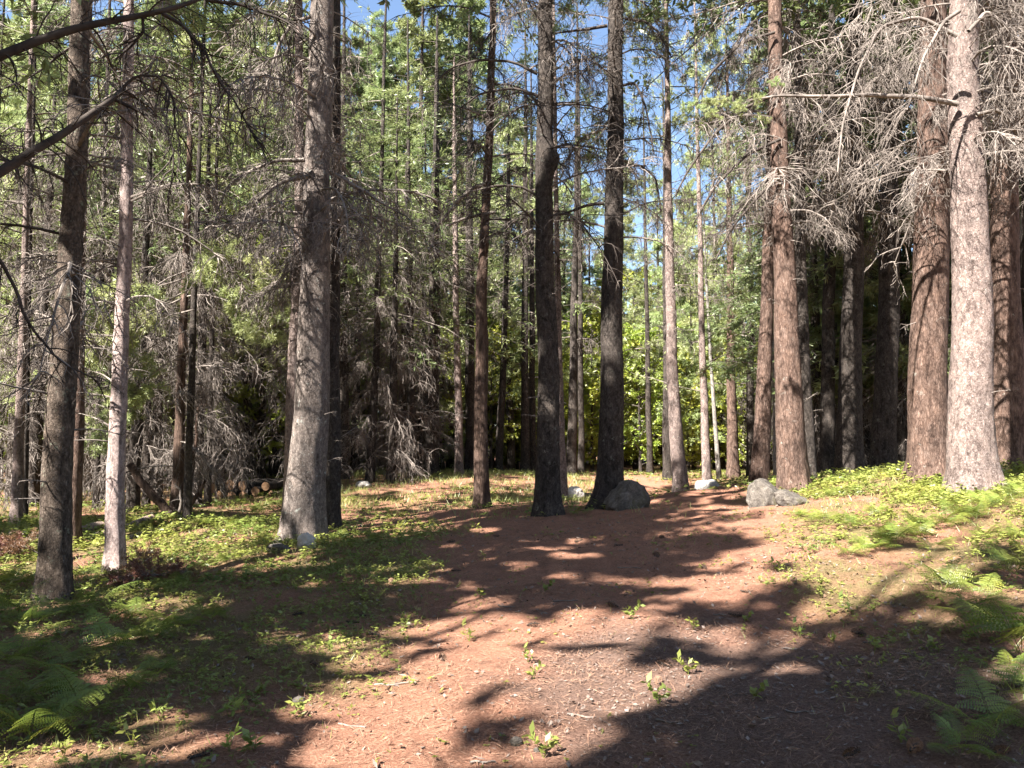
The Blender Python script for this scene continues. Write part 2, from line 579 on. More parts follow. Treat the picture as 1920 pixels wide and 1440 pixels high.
def opening(pts, rad, clear=False):
    for p, r in zip(pts, np.broadcast_to(rad, (len(pts),))):
        a, b, s = (p @ E1 + HALF) / RES, (p @ E2 + HALF) / RES, p @ to_sun
        k = int(r / RES) + 1
        ia, ib = int(a), int(b)
        yy, xx = np.mgrid[ib - k:ib + k + 1, ia - k:ia + k + 1]
        ok = ((xx - a) ** 2 + (yy - b) ** 2 <= (r / RES) ** 2) & (xx >= 0) & (yy >= 0) & (xx < NG) & (yy < NG)
        open_s[yy[ok], xx[ok]] = np.minimum(open_s[yy[ok], xx[ok]], s)
        if clear:
            clear_g[yy[ok], xx[ok]] = True


def is_open(P):
    a = ((P @ E1 + HALF) / RES).astype(int)
    b = ((P @ E2 + HALF) / RES).astype(int)
    ok = (a >= 0) & (b >= 0) & (a < NG) & (b < NG)
    out = np.zeros(len(P), bool)
    out[ok] = (P[ok] @ to_sun) > open_s[b[ok], a[ok]] + 0.5
    q = np.stack([P @ E1, P @ E2, 0 * P[:, 0]], -1)
    gap = vnoise(q * 2.3, 201) * 0.65 + vnoise(q * 5.6, 202) * 0.8
    shut = np.zeros(len(P), bool)
    clr = np.zeros(len(P), bool)
    clr[ok] = clear_g[b[ok], a[ok]]
    shut[ok] = shut_g[b[ok], a[ok]]
    clot = vnoise(q * 3.2, 205) * 0.7 + vnoise(q * 6.5, 206) * 0.65
    return (out & ((clot < 0.42) | (clr & (clot < 0.66)))) | ((gap > 0.33) & ~shut)


def shut(pts, r=4):
    for p in pts:
        a, b = int((p @ E1 + HALF) / RES), int((p @ E2 + HALF) / RES)
        if r < a < NG - r and r < b < NG - r:
            shut_g[b - r:b + r + 1, a - r:a + r + 1] = True


shut([W(rng.uniform(1500, 1980), rng.uniform(60, 890), rng.uniform(14.5, 23)) for _ in range(700)])
shut([ray_ground(rng.uniform(1270, 1800), rng.uniform(1215, 1435)) for _ in range(160)], 2)
shut([ray_ground(rng.uniform(1000, 1450), rng.uniform(960, 1040)) for _ in range(90)], 3)
shut([ray_ground(rng.uniform(0, 520), rng.uniform(1180, 1330)) for _ in range(110)], 2)
shut([ray_ground(rng.uniform(520, 900), rng.uniform(1030, 1180)) for _ in range(50)], 2)
shut([ray_ground(rng.uniform(600, 1480), rng.uniform(985, 1150)) for _ in range(190)], 3)
shut([W(u, 330 - 0.7 * u, 4.7) for u in range(-200, 240, 12)] + [W(u, 105 - 0.26 * u, 4.7) for u in range(-200, 420, 12)], 5)
shut([W(rng.uniform(1120, 1215), rng.uniform(895, 955), 12.8) for _ in range(30)] + [W(rng.uniform(1390, 1510), rng.uniform(885, 960), 11.3) for _ in range(40)], 4)
lit_floor = [(60, 1420, 50, 8), (250, 1405, 80, 7), (330, 1345, 60, 5), (180, 1215, 50, 5), (420, 1195, 60, 6), (100, 1185, 50, 6), (370, 1135, 60, 7), (90, 1300, 40, 5), (250, 1265, 40, 5), (1140, 1290, 110, 16), (1060, 1238, 110, 8), (900, 1330, 120, 8), (1000, 1395, 90, 8), (940, 1288, 150, 24), (780, 1350, 100, 15), (1010, 1190, 100, 11), (680, 1402, 120, 11), (1110, 1400, 70, 10), (1230, 1190, 60, 7),
             (1400, 1165, 60, 8), (1480, 1115, 120, 20), (1620, 1050, 120, 36), (1750, 985, 140, 42), (1850, 935, 80, 28), (1570, 965, 80, 22), (1350, 1095, 100, 8),
             (250, 1030, 180, 22), (410, 1000, 110, 18), (520, 1050, 80, 16), (640, 1012, 50, 9), (50, 1045, 60, 26), (300, 1130, 70, 9), (90, 1130, 60, 10), (460, 955, 70, 9),
             (700, 962, 90, 5), (860, 990, 100, 9), (850, 903, 100, 9), (1330, 932, 60, 6), (1000, 905, 80, 8), (1260, 905, 170, 6), (760, 1010, 70, 4),
             (1050, 1010, 60, 4), (940, 1070, 50, 4), (1180, 1080, 60, 4), (560, 1190, 60, 7), (620, 1290, 60, 8), (420, 1390, 70, 8), (230, 1195, 40, 5), (150, 1390, 60, 8)]
for u, v, ru, rv in lit_floor:
    k = max(4, int(ru * rv / 70))
    rr, aa = np.sqrt(rng.uniform(0, 1, k)), rng.uniform(0, 6.283, k)
    opening([ray_ground(u + ru * q * math.cos(w), v + rv * q * math.sin(w)) for q, w in zip(rr, aa)], np.clip(rv * 0.016, 0.12, 0.5) * rng.uniform(0.6, 1.15, k), clear=(600 < u < 1200 and v > 1225))
for i in range(110):
    u, v = rng.uniform(560, 1500), rng.uniform(1020, 1260)
    p = ray_ground(u, v)
    opening([p + np.array([dx, 0, 0]) for dx in np.arange(-0.3, 0.31, 0.1) * rng.uniform(0.3, 1.4)], rng.uniform(0.06, 0.12))
# sunlit stretches of trunk: column, rows, depth
for u, v0, v1, D, r in [(222, 570, 1075, 9.7, 0.3), (560, 660, 1000, 11.0, 0.42), (580, 540, 640, 11.0, 0.3), (1810, 240, 910, 10.3, 0.6), (1732, 480, 560, 11.9, 0.2), (1725, 620, 700, 11.9, 0.2), (1740, 760, 890, 11.9, 0.2), (1485, 560, 660, 13, 0.25),
                        (1490, 740, 900, 13, 0.2), (125, 700, 940, 8.0, 0.14), (145, 40, 260, 8.0, 0.2), (1265, 380, 930, 18, 0.25), (1152, 610, 660, 13.5, 0.2), (1025, 640, 690, 13, 0.2), (904, 680, 900, 15, 0.12),
                        (860, 640, 885, 24, 0.2), (1322, 730, 905, 23, 0.25), (1372, 740, 895, 25, 0.25), (1890, 500, 640, 13, 0.2), (548, 520, 900, 12, 0.2), (1150, 20, 170, 13.5, 0.2), (1022, 200, 290, 13, 0.2)]:
    vv = np.arange(v0, v1, 12.0)
    opening(list(W(np.full(len(vv), float(u)), vv, D)), r * rng.uniform(0.6, 1.1, len(vv)), True)
opening([W(u, v, 17.3) for u in range(1305, 1350, 8) for v in range(912, 936, 6)] + [W(u, 1030, 10.1) for u in range(560, 592, 6)], 0.2, True)
# sunlit sprays of twig and bough in view
for u, v, D, du, dv, k in [(1700, 170, 11.5, 260, 170, 150), (310, 640, 12.5, 90, 160, 60), (720, 800, 20, 60, 120, 50), (500, 330, 11.5, 120, 130, 60), (860, 400, 13, 80, 60, 30),
                           (280, 560, 15, 300, 330, 170), (280, 400, 12, 300, 300, 60), (1600, 350, 14, 250, 200, 60), (1340, 450, 24, 110, 330, 110), (300, 250, 22, 280, 230, 160), (760, 200, 24, 150, 170, 90), (1120, 720, 30, 220, 130, 90), (1380, 200, 24, 90, 130, 40)]:
    opening(list(np.stack([W(u + rng.uniform(-du, du), v + rng.uniform(-dv, dv), D) for _ in range(k)])), rng.uniform(0.15, 0.4, k))


for k in range(900):
    u, v = rng.uniform(-80, 1460), rng.uniform(0, 860)
    if vnoise(np.array([u / 130, v / 110, 0.5]), 77) > -0.25:
        opening([W(u, v, rng.uniform(27, 34))], 0.55)


# ------------------------------------------------------------------ branch and crown builders
def dead_limb(seed, L=2.0, n2=26, n3=4, droop=0.9, sag=1.1, r0=0.020):
    """a dead conifer limb along +X with hanging, curling twigs"""
    r = np.random.default_rng(seed)
    g = G()
    P = grow(np.zeros((1, 3)), np.array([[1.0, 0, 0.22]]), np.array([L]), 10, droop, 0.07, r)
    tubes(g, P, taper(1, 10, [r0], [0.004]), 5)
    s, d, pi, t = children(P, n2, 0.12, 0.98, 0.7, 1.4, 0.55, r)
    L2 = L * (0.16 + 0.30 * r.random(len(s))) * (1.15 - 0.6 * t)
    P2 = grow(s, d, L2, 6, sag, 0.26, r)
    tubes(g, P2, taper(len(s), 6, 0.0062 + 0.005 * r.random(len(s)), np.full(len(s), 0.003)), 3)
    s3, d3, p3, t3 = children(P2, n3, 0.2, 0.98, 0.5, 1.2, 1.0, r)
    L3 = L2[p3] * r.uniform(0.25, 0.6, len(s3))
    P3 = grow(s3, d3, L3, 4, 0.9, 0.28, r)
    tubes(g, P3, taper(len(s3), 4, np.full(len(s3), 0.0042), np.full(len(s3), 0.0024)), 3)
    return g


LIMBS = [dead_limb(100 + i, 2.0, 26, 4, d, s) for i, (d, s) in enumerate([(0.9, 1.1), (1.3, 1.3), (0.5, 1.0), (1.6, 1.2), (0.7, 1.5)])]
LIMB_ME = [g.mesh("dead_limb", M["twig"]) for g in LIMBS]
LIMB_SHADED = [g.mesh("dead_limb_shaded", M["twig_shaded"]) for g in LIMBS]  # same limbs with shade put into their colour
THICK = [dead_limb(140 + i, 2.0, 34, 4, d, s) for i, (d, s) in enumerate([(1.2, 1.6), (1.7, 1.8), (0.9, 1.4)])]
THICK_ME = [g.mesh("dead_limb_dense", M["twig"]) for g in THICK]
STUB_ME = [dead_limb(160 + i, 0.8, 4, 2, 0.5, 0.6, 0.016).mesh("dead_stub", M["twig"]) for i in range(4)]


def add_leaves(g, P, kind, size, dens, keep=None, mat=1, r=rng, ratio=0.17):
    """needle sprays / tufts / leaves along the shoots P (N,K,3)"""
    if kind == "fir":
        s, d, pi, t = children(P, int(10 * dens), 0.05, 1.0, 0.6, 1.05, 0.35, r)
        L, Wd = size * r.uniform(0.7, 1.3, len(s)), size * ratio * r.uniform(0.7, 1.3, len(s))
        nrm = unit(np.array([0, 0, 0.8]) + 0.8 * r.normal(size=s.shape))
    elif kind == "pine":
        k = int(15 * dens)
        tip = P[:, -1]
        tan = unit(P[:, -1] - P[:, -2])
        s = np.repeat(np.concatenate([tip, P[:, -2]]), k, 0)
        d = unit(np.repeat(np.concatenate([tan, tan]), k, 0) * 0.55 + 0.85 * rand_dir(len(s), r) + np.array([0, 0, 0.12]))
        L, Wd = size * 1.9 * r.uniform(0.7, 1.2, len(s)), size * 0.22 * r.uniform(0.8, 1.2, len(s))
        nrm = rand_dir(len(s), r)
    else:
        s, d, pi, t = children(P, int(7 * dens), 0.1, 1.0, 0.5, 1.3, 0.7, r)
        L, Wd = size * 1.2 * r.uniform(0.6, 1.3, len(s)), size * 0.75 * r.uniform(0.7, 1.2, len(s))
        nrm = unit(np.array([0, 0, 1.0]) + 0.7 * r.normal(size=s.shape))
    if keep is not None:
        ok = keep(s) & keep(s + unit(d) * np.asarray(L)[:, None] * 0.7)
        s, d, nrm, L, Wd = s[ok], d[ok], nrm[ok], L[ok], Wd[ok]
    if len(s):
        kites(g, s, d, nrm, L, Wd, mat, 0.5)


def crown(g, axis_fn, z0, z1, R, kind, n_b, n_s, size, dens=1.0, keep=None, r=rng, shape=0.75, wood=True, ratio=0.17):
    """boughs round the stem from z0 to z1, each with side shoots that carry the needles or leaves"""
    h = np.sort(r.random(n_b)) ** 0.9
    z = z0 + (z1 - z0) * h
    az = r.uniform(0, 6.283, n_b)
    st = axis_fn(z)
    if kind == "leaf":
        prof = 0.45 + 0.9 * np.sin(np.clip(h, 0.03, 0.97) * 3.14) ** 0.8
        elev, droop = r.uniform(0.1, 0.8, n_b), 0.2
    elif kind == "pine":
        prof = (1 - h) ** 0.6 * 0.95 + 0.18
        elev, droop = r.uniform(-0.05, 0.35, n_b) + 0.4 * h, 0.15
    else:
        prof = (1 - h) ** shape + 0.10
        elev, droop = r.uniform(-0.12, 0.2, n_b) + 0.35 * h, 0.7
    Lb = R * prof * r.uniform(0.65, 1.15, n_b)
    d = np.stack([np.cos(az) * np.cos(elev), np.sin(az) * np.cos(elev), np.sin(elev)], -1)
    P = grow(st, d, Lb, 7, droop, 0.06, r)
    if wood:
        Rb = taper(n_b, 7, 0.010 + 0.012 * Lb / R, np.full(n_b, 0.003))
        if keep is not None:
            Rb = np.where(keep(P.reshape(-1, 3)).reshape(n_b, 7), Rb, np.minimum(Rb * 0.3, 0.004))
        tubes(g, P, Rb, 3, 0)
    s, dd, pi, t = children(P, n_s, 0.15, 1.0, 0.6, 1.1, 0.35, r)
    L2 = Lb[pi] * r.uniform(0.18, 0.42, len(s)) * (1.15 - 0.75 * t)
    P2 = grow(s, dd, np.maximum(L2, 0.12), 4, 0.3, 0.08, r)
    if wood and keep is None:
        kp = np.ones(len(s), bool) if keep is None else keep(P2[:, 1]) & keep(P2[:, -1])
        tubes(g, P2[kp], taper(len(s), 4, np.full(len(s), 0.005), np.full(len(s), 0.002))[kp], 3, 0)
    add_leaves(g, P2, kind, size, dens, keep, 1, r, ratio)
    add_leaves(g, P[:, 2:], kind, size, dens * 1.2, keep, 1, r, ratio)


def bough(seed, kind, L=2.2, n=16, size=0.07, dens=1.2, mat="pine", droop=0.5):
    r = np.random.default_rng(seed)
    g = G()
    P = grow(np.zeros((1, 3)), np.array([[1.0, 0, 0.12]]), np.array([L]), 8, droop, 0.08, r)
    tubes(g, P, taper(1, 8, [0.018], [0.004]), 4)
    s, d, pi, t = children(P, n, 0.2, 1.0, 0.5, 1.1, 0.5, r)
    P2 = grow(s, d, L * r.uniform(0.16, 0.36, n) * (1.2 - 0.7 * t), 5, droop, 0.1, r)
    tubes(g, P2, taper(n, 5, np.full(n, 0.007), np.full(n, 0.003)), 3)
    s, d, pi, t = children(P2, 4, 0.3, 1.0, 0.4, 1.0, 0.7, r)
    P3 = grow(s, d, r.uniform(0.1, 0.3, len(s)), 4, 0.2, 0.1, r)
    tubes(g, P3, taper(len(s), 4, np.full(len(s), 0.004), np.full(len(s), 0.002)), 3)
    add_leaves(g, P3, kind, size, dens, None, 1, r)
    add_leaves(g, P2, kind, size, dens, None, 1, r)
    return g.mesh(kind + "_bough", [M["twig"], M[mat]])


PINE_B = [bough(200 + i, "pine") for i in range(4)]
FIR_B = [bough(220 + i, "fir", 2.2, 22, 0.055, 1.6, "fir") for i in range(4)]
BROWN_B = [bough(240 + i, "pine", 1.4, 12, 0.06, 1.2, "brown") for i in range(2)]


# ------------------------------------------------------------------ trunks and main trees
def trunk_mesh(pts, rad, mat, sides=40, near=9.0, seed=0, furrow=False, flare=0.45, burl=None, rings=150, amp=1.0):
    """pts (K,3) local centre line, rad (K,) radii"""
    z = pts[:, 2]
    zz = np.unique(np.concatenate([np.linspace(z[0], min(near, z[-1]), rings), np.linspace(min(near, z[-1]), z[-1], 14)]))
    sm = lambda a: np.convolve(np.pad(a, 6, mode='edge'), np.ones(13) / 13, 'valid') if len(a) > 20 else a
    c = np.stack([sm(np.interp(zz, z, pts[:, 0])), sm(np.interp(zz, z, pts[:, 1])), zz], -1)
    r = sm(np.interp(zz, z, rad))
    amp_w = np.minimum(0.10 * r, 0.016) * np.clip(zz, 0, 1)
    c[:, 0] += amp_w * np.sin(zz * 1.1 + seed * 1.7) + 0.5 * amp_w * np.sin(zz * 2.7 + seed)
    c[:, 1] += amp_w * np.cos(zz * 0.9 + seed * 2.3)
    th = np.linspace(0, 2 * math.pi, sides, endpoint=False)
    Z, T = np.meshgrid(zz, th, indexing='ij')
    cs = np.stack([np.cos(T), np.sin(T)], -1)
    rr = np.repeat(r[:, None], sides, 1)
    q = np.stack([cs[..., 0] * 1.3, cs[..., 1] * 1.3, Z * 0.5], -1) + seed * 7.3
    rr = rr * (1 + 0.05 * fbm(q, 2, seed))
    if furrow:
        q = np.stack([cs[..., 0] * rr * 26, cs[..., 1] * rr * 26, Z * 3.2], -1) + seed
        rr = rr + amp * 0.013 * np.abs(fbm(q, 3, seed + 3))
    else:
        q = np.stack([cs[..., 0] * rr * 22, cs[..., 1] * rr * 22, Z * 16], -1) + seed
        rr = rr + amp * 0.007 * fbm(q, 3, seed + 3)
    lob = 1 + 0.55 * np.cos(T * 3 + seed + 0.6 * np.cos(T)) + 0.45 * np.cos(T * 5 + 2 * seed)
    rr = rr * (1 + flare * np.exp(-np.maximum(Z, 0) / 0.22) * np.maximum(lob, 0.2))
    if burl:
        bz, ba, bs = burl
        rr = rr + r.mean() * 0 + bs * np.exp(-((Z - bz) / 0.22) ** 2) * np.clip(np.cos(T - ba), 0, 1) ** 2
    V = np.stack([c[:, None, 0] + cs[..., 0] * rr, c[:, None, 1] + cs[..., 1] * rr, Z + 0 * T], -1)
    K = len(zz)
    i = np.arange(K * sides).reshape(K, sides)
    f = np.stack([i[:-1], np.roll(i[:-1], -1, 1), np.roll(i[1:], -1, 1), i[1:]], -1).reshape(-1, 4)
    return G().add(V, f).mesh("trunk", mat, True), c, r


def limb_ring(parent, c, r, z0, z1, n, L0, L1, meshes, az=None, el=(-0.25, 0.25), base=2.0, name="dead_branch", rg=rng):
    for k in range(n):
        z = z0 + (z1 - z0) * (k + rg.random()) / n
        a = rg.uniform(0, 6.283) if az is None else math.radians(rg.uniform(*az))
        rad = np.interp(z, c[:, 2], r) * 0.8
        x, y = np.interp(z, c[:, 2], c[:, 0]), np.interp(z, c[:, 2], c[:, 1])
        s = rg.uniform(L0, L1) / base
        link(name, meshes[int(rg.integers(len(meshes)))], parent, (x + rad * math.cos(a), y + rad * math.sin(a), z),
             (rg.uniform(-0.4, 0.4), -rg.uniform(*el), a), (s, s * rg.uniform(0.8, 1.2), s * rg.uniform(0.85, 1.2)))


def main_tree(name, label, cat, D, track, bark, H=17.0, cz=9.5, R=2.4, ck="fir", limbs=(), furrow=False, flare=0.26, burl=None, sides=40, group=None,
              n_b=60, leaf=0.165, seed=1, rings=120, crown_on=True, amp=1.0):
    rg = np.random.default_rng(seed * 13 + 5)
    u, v, w = [np.array(t, float) for t in zip(*track)]
    P = W(u, v, D)
    base = P[0].copy()
    base[2] = float(gz(base[0], base[1]))
    loc = P - base
    loc[0, 2] = -0.2
    rad = w * 0.5 * D / F * 0.93
    top_d = unit(loc[-1] - loc[max(0, len(loc) - 3)])
    top_d = unit(top_d * np.array([0.6, 0.6, 1]))
    if loc[-1][2] < H:
        k = (H - loc[-1][2]) / top_d[2]
        steps = np.linspace(0, 1, 5)[1:]
        loc = np.concatenate([loc, [loc[-1] + top_d * k * s for s in steps]])
        rad = np.concatenate([rad, [rad[-1] * (1 - s) + 0.02 * s for s in steps]])
    e = link(name, None, None, base, label=label, cat=cat, group=group)
    me, c, r = trunk_mesh(loc, rad, M[bark], sides, 9.5, seed, furrow, flare, burl, rings, amp)
    link("trunk", me, e)
    if crown_on:
        g = G()
        fn = lambda z: np.stack([np.interp(z, c[:, 2], c[:, 0]), np.interp(z, c[:, 2], c[:, 1]), z], -1)
        crown(g, fn, cz, H + 0.3, R, ck, n_b, 12, leaf, 1.35 if leaf < 0.16 else 1.0, lambda s: ~is_open(s + base), rg, ratio=0.19 if leaf < 0.16 else 0.38)
        link("crown", g.mesh("crown", [M["twig"], M["pine" if ck == "pine" else "fir"]]), e)
    for sp in limbs:
        limb_ring(e, c, r, *sp, rg=rg)
    if D < 16 and sides >= 40:
        limb_ring(e, c, r, 0.9, 6.5, 11, 0.12, 0.42, STUB_ME, (150, 390), (-0.3, 0.5), 0.8, "branch_stub", rg=rg)
    return e, c, r


L_, T_, S_, K_ = LIMB_ME, THICK_ME, STUB_ME, LIMB_SHADED
main_tree("spruce_tree", "stout scaly grey-brown spruce trunk nearest the lower left fern bank, beside the thin pale trunk", "tree", 8.0,
          [(100, 1125, 66), (104, 1000, 58), (112, 850, 54), (121, 700, 51), (130, 550, 47), (138, 380, 43), (146, 150, 38), (152, -40, 34)], "scaly", 16, 8.2, 2.2, "fir",
          [(2.2, 6.6, 14, 1.0, 2.2, K_ + L_), (1.0, 3.0, 5, 0.4, 0.8, S_, None, (-0.2, 0.3), 0.8)], seed=1)
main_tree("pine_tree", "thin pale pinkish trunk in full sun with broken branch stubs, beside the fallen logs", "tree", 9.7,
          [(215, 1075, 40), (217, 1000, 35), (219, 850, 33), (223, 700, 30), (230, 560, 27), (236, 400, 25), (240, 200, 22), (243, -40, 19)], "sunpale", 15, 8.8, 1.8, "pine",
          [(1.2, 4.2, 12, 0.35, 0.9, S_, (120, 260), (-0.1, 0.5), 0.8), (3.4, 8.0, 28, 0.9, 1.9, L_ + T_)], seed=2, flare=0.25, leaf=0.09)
main_tree("spruce_tree", "thickest grey trunk standing between the log stack and the track, sunlit on one side", "tree", 11.2,
          [(570, 1005, 86), (573, 930, 78), (578, 850, 73), (585, 700, 66), (590, 550, 60), (595, 400, 56), (599, 200, 52), (604, -40, 47)], "grey", 19, 9.8, 2.8, "fir",
          [(4.2, 8.6, 26, 1.2, 2.3, L_ + T_), (3.6, 5.6, 10, 1.0, 1.9, T_, (120, 240), (-0.3, 0.3))], seed=3, n_b=60)
main_tree("spruce_tree", "slim dark trunk pressed close behind the thickest grey trunk", "tree", 12.2,
          [(624, 1000, 32), (623, 900, 31), (624, 700, 28), (627, 500, 24), (629, 300, 20), (632, -40, 15)], "dark", 15, 9.6, 1.8, "fir", [(4.5, 8.3, 12, 0.8, 1.6, L_ + K_)], seed=4)
main_tree("pine_tree", "slim trunk with sunlit edge just behind the thickest trunk on its log-stack side", "tree", 12.4,
          [(543, 985, 34), (547, 850, 28), (553, 650, 24), (560, 450, 21), (562, 200, 18), (560, -40, 15)], "pale", 16, 9.6, 1.8, "pine", [(4.0, 8.0, 20, 0.9, 1.9, T_ + L_)], seed=5)
main_tree("pine_tree", "straight reddish-brown furrowed trunk alone in the grass behind the track's edge", "tree", 15.0,
          [(903, 955, 32), (903, 850, 28), (902, 700, 25), (902, 560, 22), (908, 440, 18), (917, 300, 16), (922, 100, 14), (924, -40, 13)], "furrow", 18, 10.5, 2.4, "fir",
          [(5.2, 10, 24, 1.0, 2.2, K_ + L_)], furrow=True, seed=6)
main_tree("spruce_tree", "dark mossy trunk with a swollen burl halfway up, at the track edge", "tree", 13.0,
          [(1025, 970, 56), (1026, 900, 50), (1028, 800, 47), (1026, 650, 43), (1023, 500, 39), (1021, 340, 36), (1021, 200, 34), (1023, -40, 30)], "dark", 19, 9.8, 3.2, "fir",
          [(4.6, 9.6, 30, 1.0, 2.1, K_ + L_)], burl=(6.1, -0.4, 0.14), seed=7, n_b=84)
main_tree("spruce_tree", "tall dark trunk with a half-buried boulder leaning at its foot", "tree", 13.6,
          [(1140, 955, 60), (1142, 900, 53), (1146, 800, 49), (1148, 650, 44), (1149, 500, 40), (1152, 300, 35), (1155, 100, 32), (1156, -40, 30)], "dark", 19, 10.2, 3.1, "fir",
          [(4.8, 10, 30, 1.0, 2.0, K_ + L_)], flare=0.6, seed=8, n_b=84)
main_tree("pine_tree", "pale pinkish trunk curving at its foot beside the white rounded stone", "tree", 18.0,
          [(1279, 934, 34), (1274, 880, 29), (1267, 800, 26), (1260, 680, 22), (1256, 540, 19), (1254, 400, 16), (1252, 250, 13), (1250, 100, 10)], "pale", 16, 7.8, 1.8, "pine",
          [(3.2, 7.5, 14, 0.6, 1.4, L_)], seed=9, leaf=0.08)
main_tree("spruce_tree", "thick red-brown trunk behind the cracked boulder at the track edge", "tree", 13.0,
          [(1492, 920, 62), (1487, 860, 57), (1480, 760, 53), (1474, 620, 47), (1468, 480, 41), (1462, 300, 35), (1454, 100, 29), (1450, -40, 26)], "red", 19, 8.6, 3.3, "fir",
          [(4.4, 8.8, 36, 1.0, 2.2, T_ + L_)], seed=10, n_b=84)
main_tree("spruce_tree", "slimmer red-brown trunk rising behind the cracked boulder next to the thick one", "tree", 15.2,
          [(1425, 905, 36), (1428, 800, 32), (1433, 680, 28), (1439, 540, 24), (1444, 350, 19), (1448, 100, 15)], "red", 17, 9.0, 2.2, "fir", [(5.0, 9.5, 22, 1.0, 2.0, L_ + T_)], seed=11)
main_tree("spruce_tree", "dark slim trunk half hidden behind the thick red-brown one", "tree", 14.8,
          [(1517, 905, 30), (1510, 780, 27), (1505, 600, 24), (1500, 400, 20), (1496, 100, 16)], "dark", 17, 9.0, 2.2, "fir", [(5.0, 9.4, 20, 0.9, 1.8, T_ + L_)], seed=12)
main_tree("spruce_tree", "thick reddish trunk overlapped by the paler speckled trunk above the fern slope", "tree", 12.0,
          [(1742, 900, 82), (1742, 850, 77), (1743, 700, 72), (1745, 500, 66), (1747, 300, 60), (1750, 100, 53), (1752, -40, 48)], "red", 19, 8.6, 2.8, "fir",
          [(4.9, 8.6, 30, 1.0, 2.2, T_)], seed=13, n_b=84)
main_tree("spruce_tree", "pale speckled thick trunk in full sun above the fern slope", "tree", 10.5,
          [(1822, 922, 94), (1821, 860, 84), (1820, 700, 76), (1818, 500, 69), (1814, 300, 64), (1809, 100, 57), (1806, -40, 52)], "pale", 18, 8.2, 2.6, "fir",
          [(4.3, 7.8, 34, 0.9, 2.0, T_ + L_)], seed=14, amp=1.6)
main_tree("spruce_tree", "dark reddish trunk in shade just behind the pale speckled trunk", "tree", 13.2,
          [(1890, 888, 66), (1889, 750, 60), (1887, 550, 54), (1885, 300, 48), (1883, -40, 40)], "red", 18, 8.8, 2.8, "fir", [(5.0, 8.8, 22, 1.0, 2.0, L_ + T_)], seed=15)
main_tree("spruce_tree", "dark broad trunk with one lit edge inside the shaded stand", "tree", 16.0,
          [(1593, 890, 54), (1594, 800, 48), (1597, 650, 43), (1599, 480, 38), (1601, 300, 33), (1603, -40, 26)], "dark", 18, 7.8, 3.0, "fir", [(5.2, 9.5, 26, 1.2, 2.4, T_ + K_)], seed=16)
main_tree("spruce_tree", "dark trunk with a bent root-like limb at its foot inside the shaded stand", "tree", 17.2,
          [(1655, 884, 54), (1658, 800, 46), (1663, 650, 42), (1668, 450, 37), (1671, 250, 31), (1673, -40, 25)], "dark", 18, 7.8, 3.0, "fir", [(5.4, 9.5, 26, 1.2, 2.4, T_ + K_)], seed=17)
main_tree("spruce_tree", "blackish trunk deepest in the shaded stand behind the fern slope", "tree", 20.0,
          [(1548, 882, 30), (1552, 700, 26), (1556, 500, 22), (1560, 200, 17)], "dark", 18, 7.0, 2.8, "fir", [(5.2, 8.5, 20, 1.0, 2.0, K_)], seed=18)
main_tree("spruce_tree", "broad dark trunk closing the shaded stand beyond the pale speckled trunk", "tree", 14.8,
          [(1948, 885, 66), (1945, 650, 58), (1940, 300, 50), (1935, -40, 42)], "dark", 18, 8.5, 3.0, "fir", [(5.0, 8.8, 22, 1.2, 2.2, T_ + L_)], seed=19)

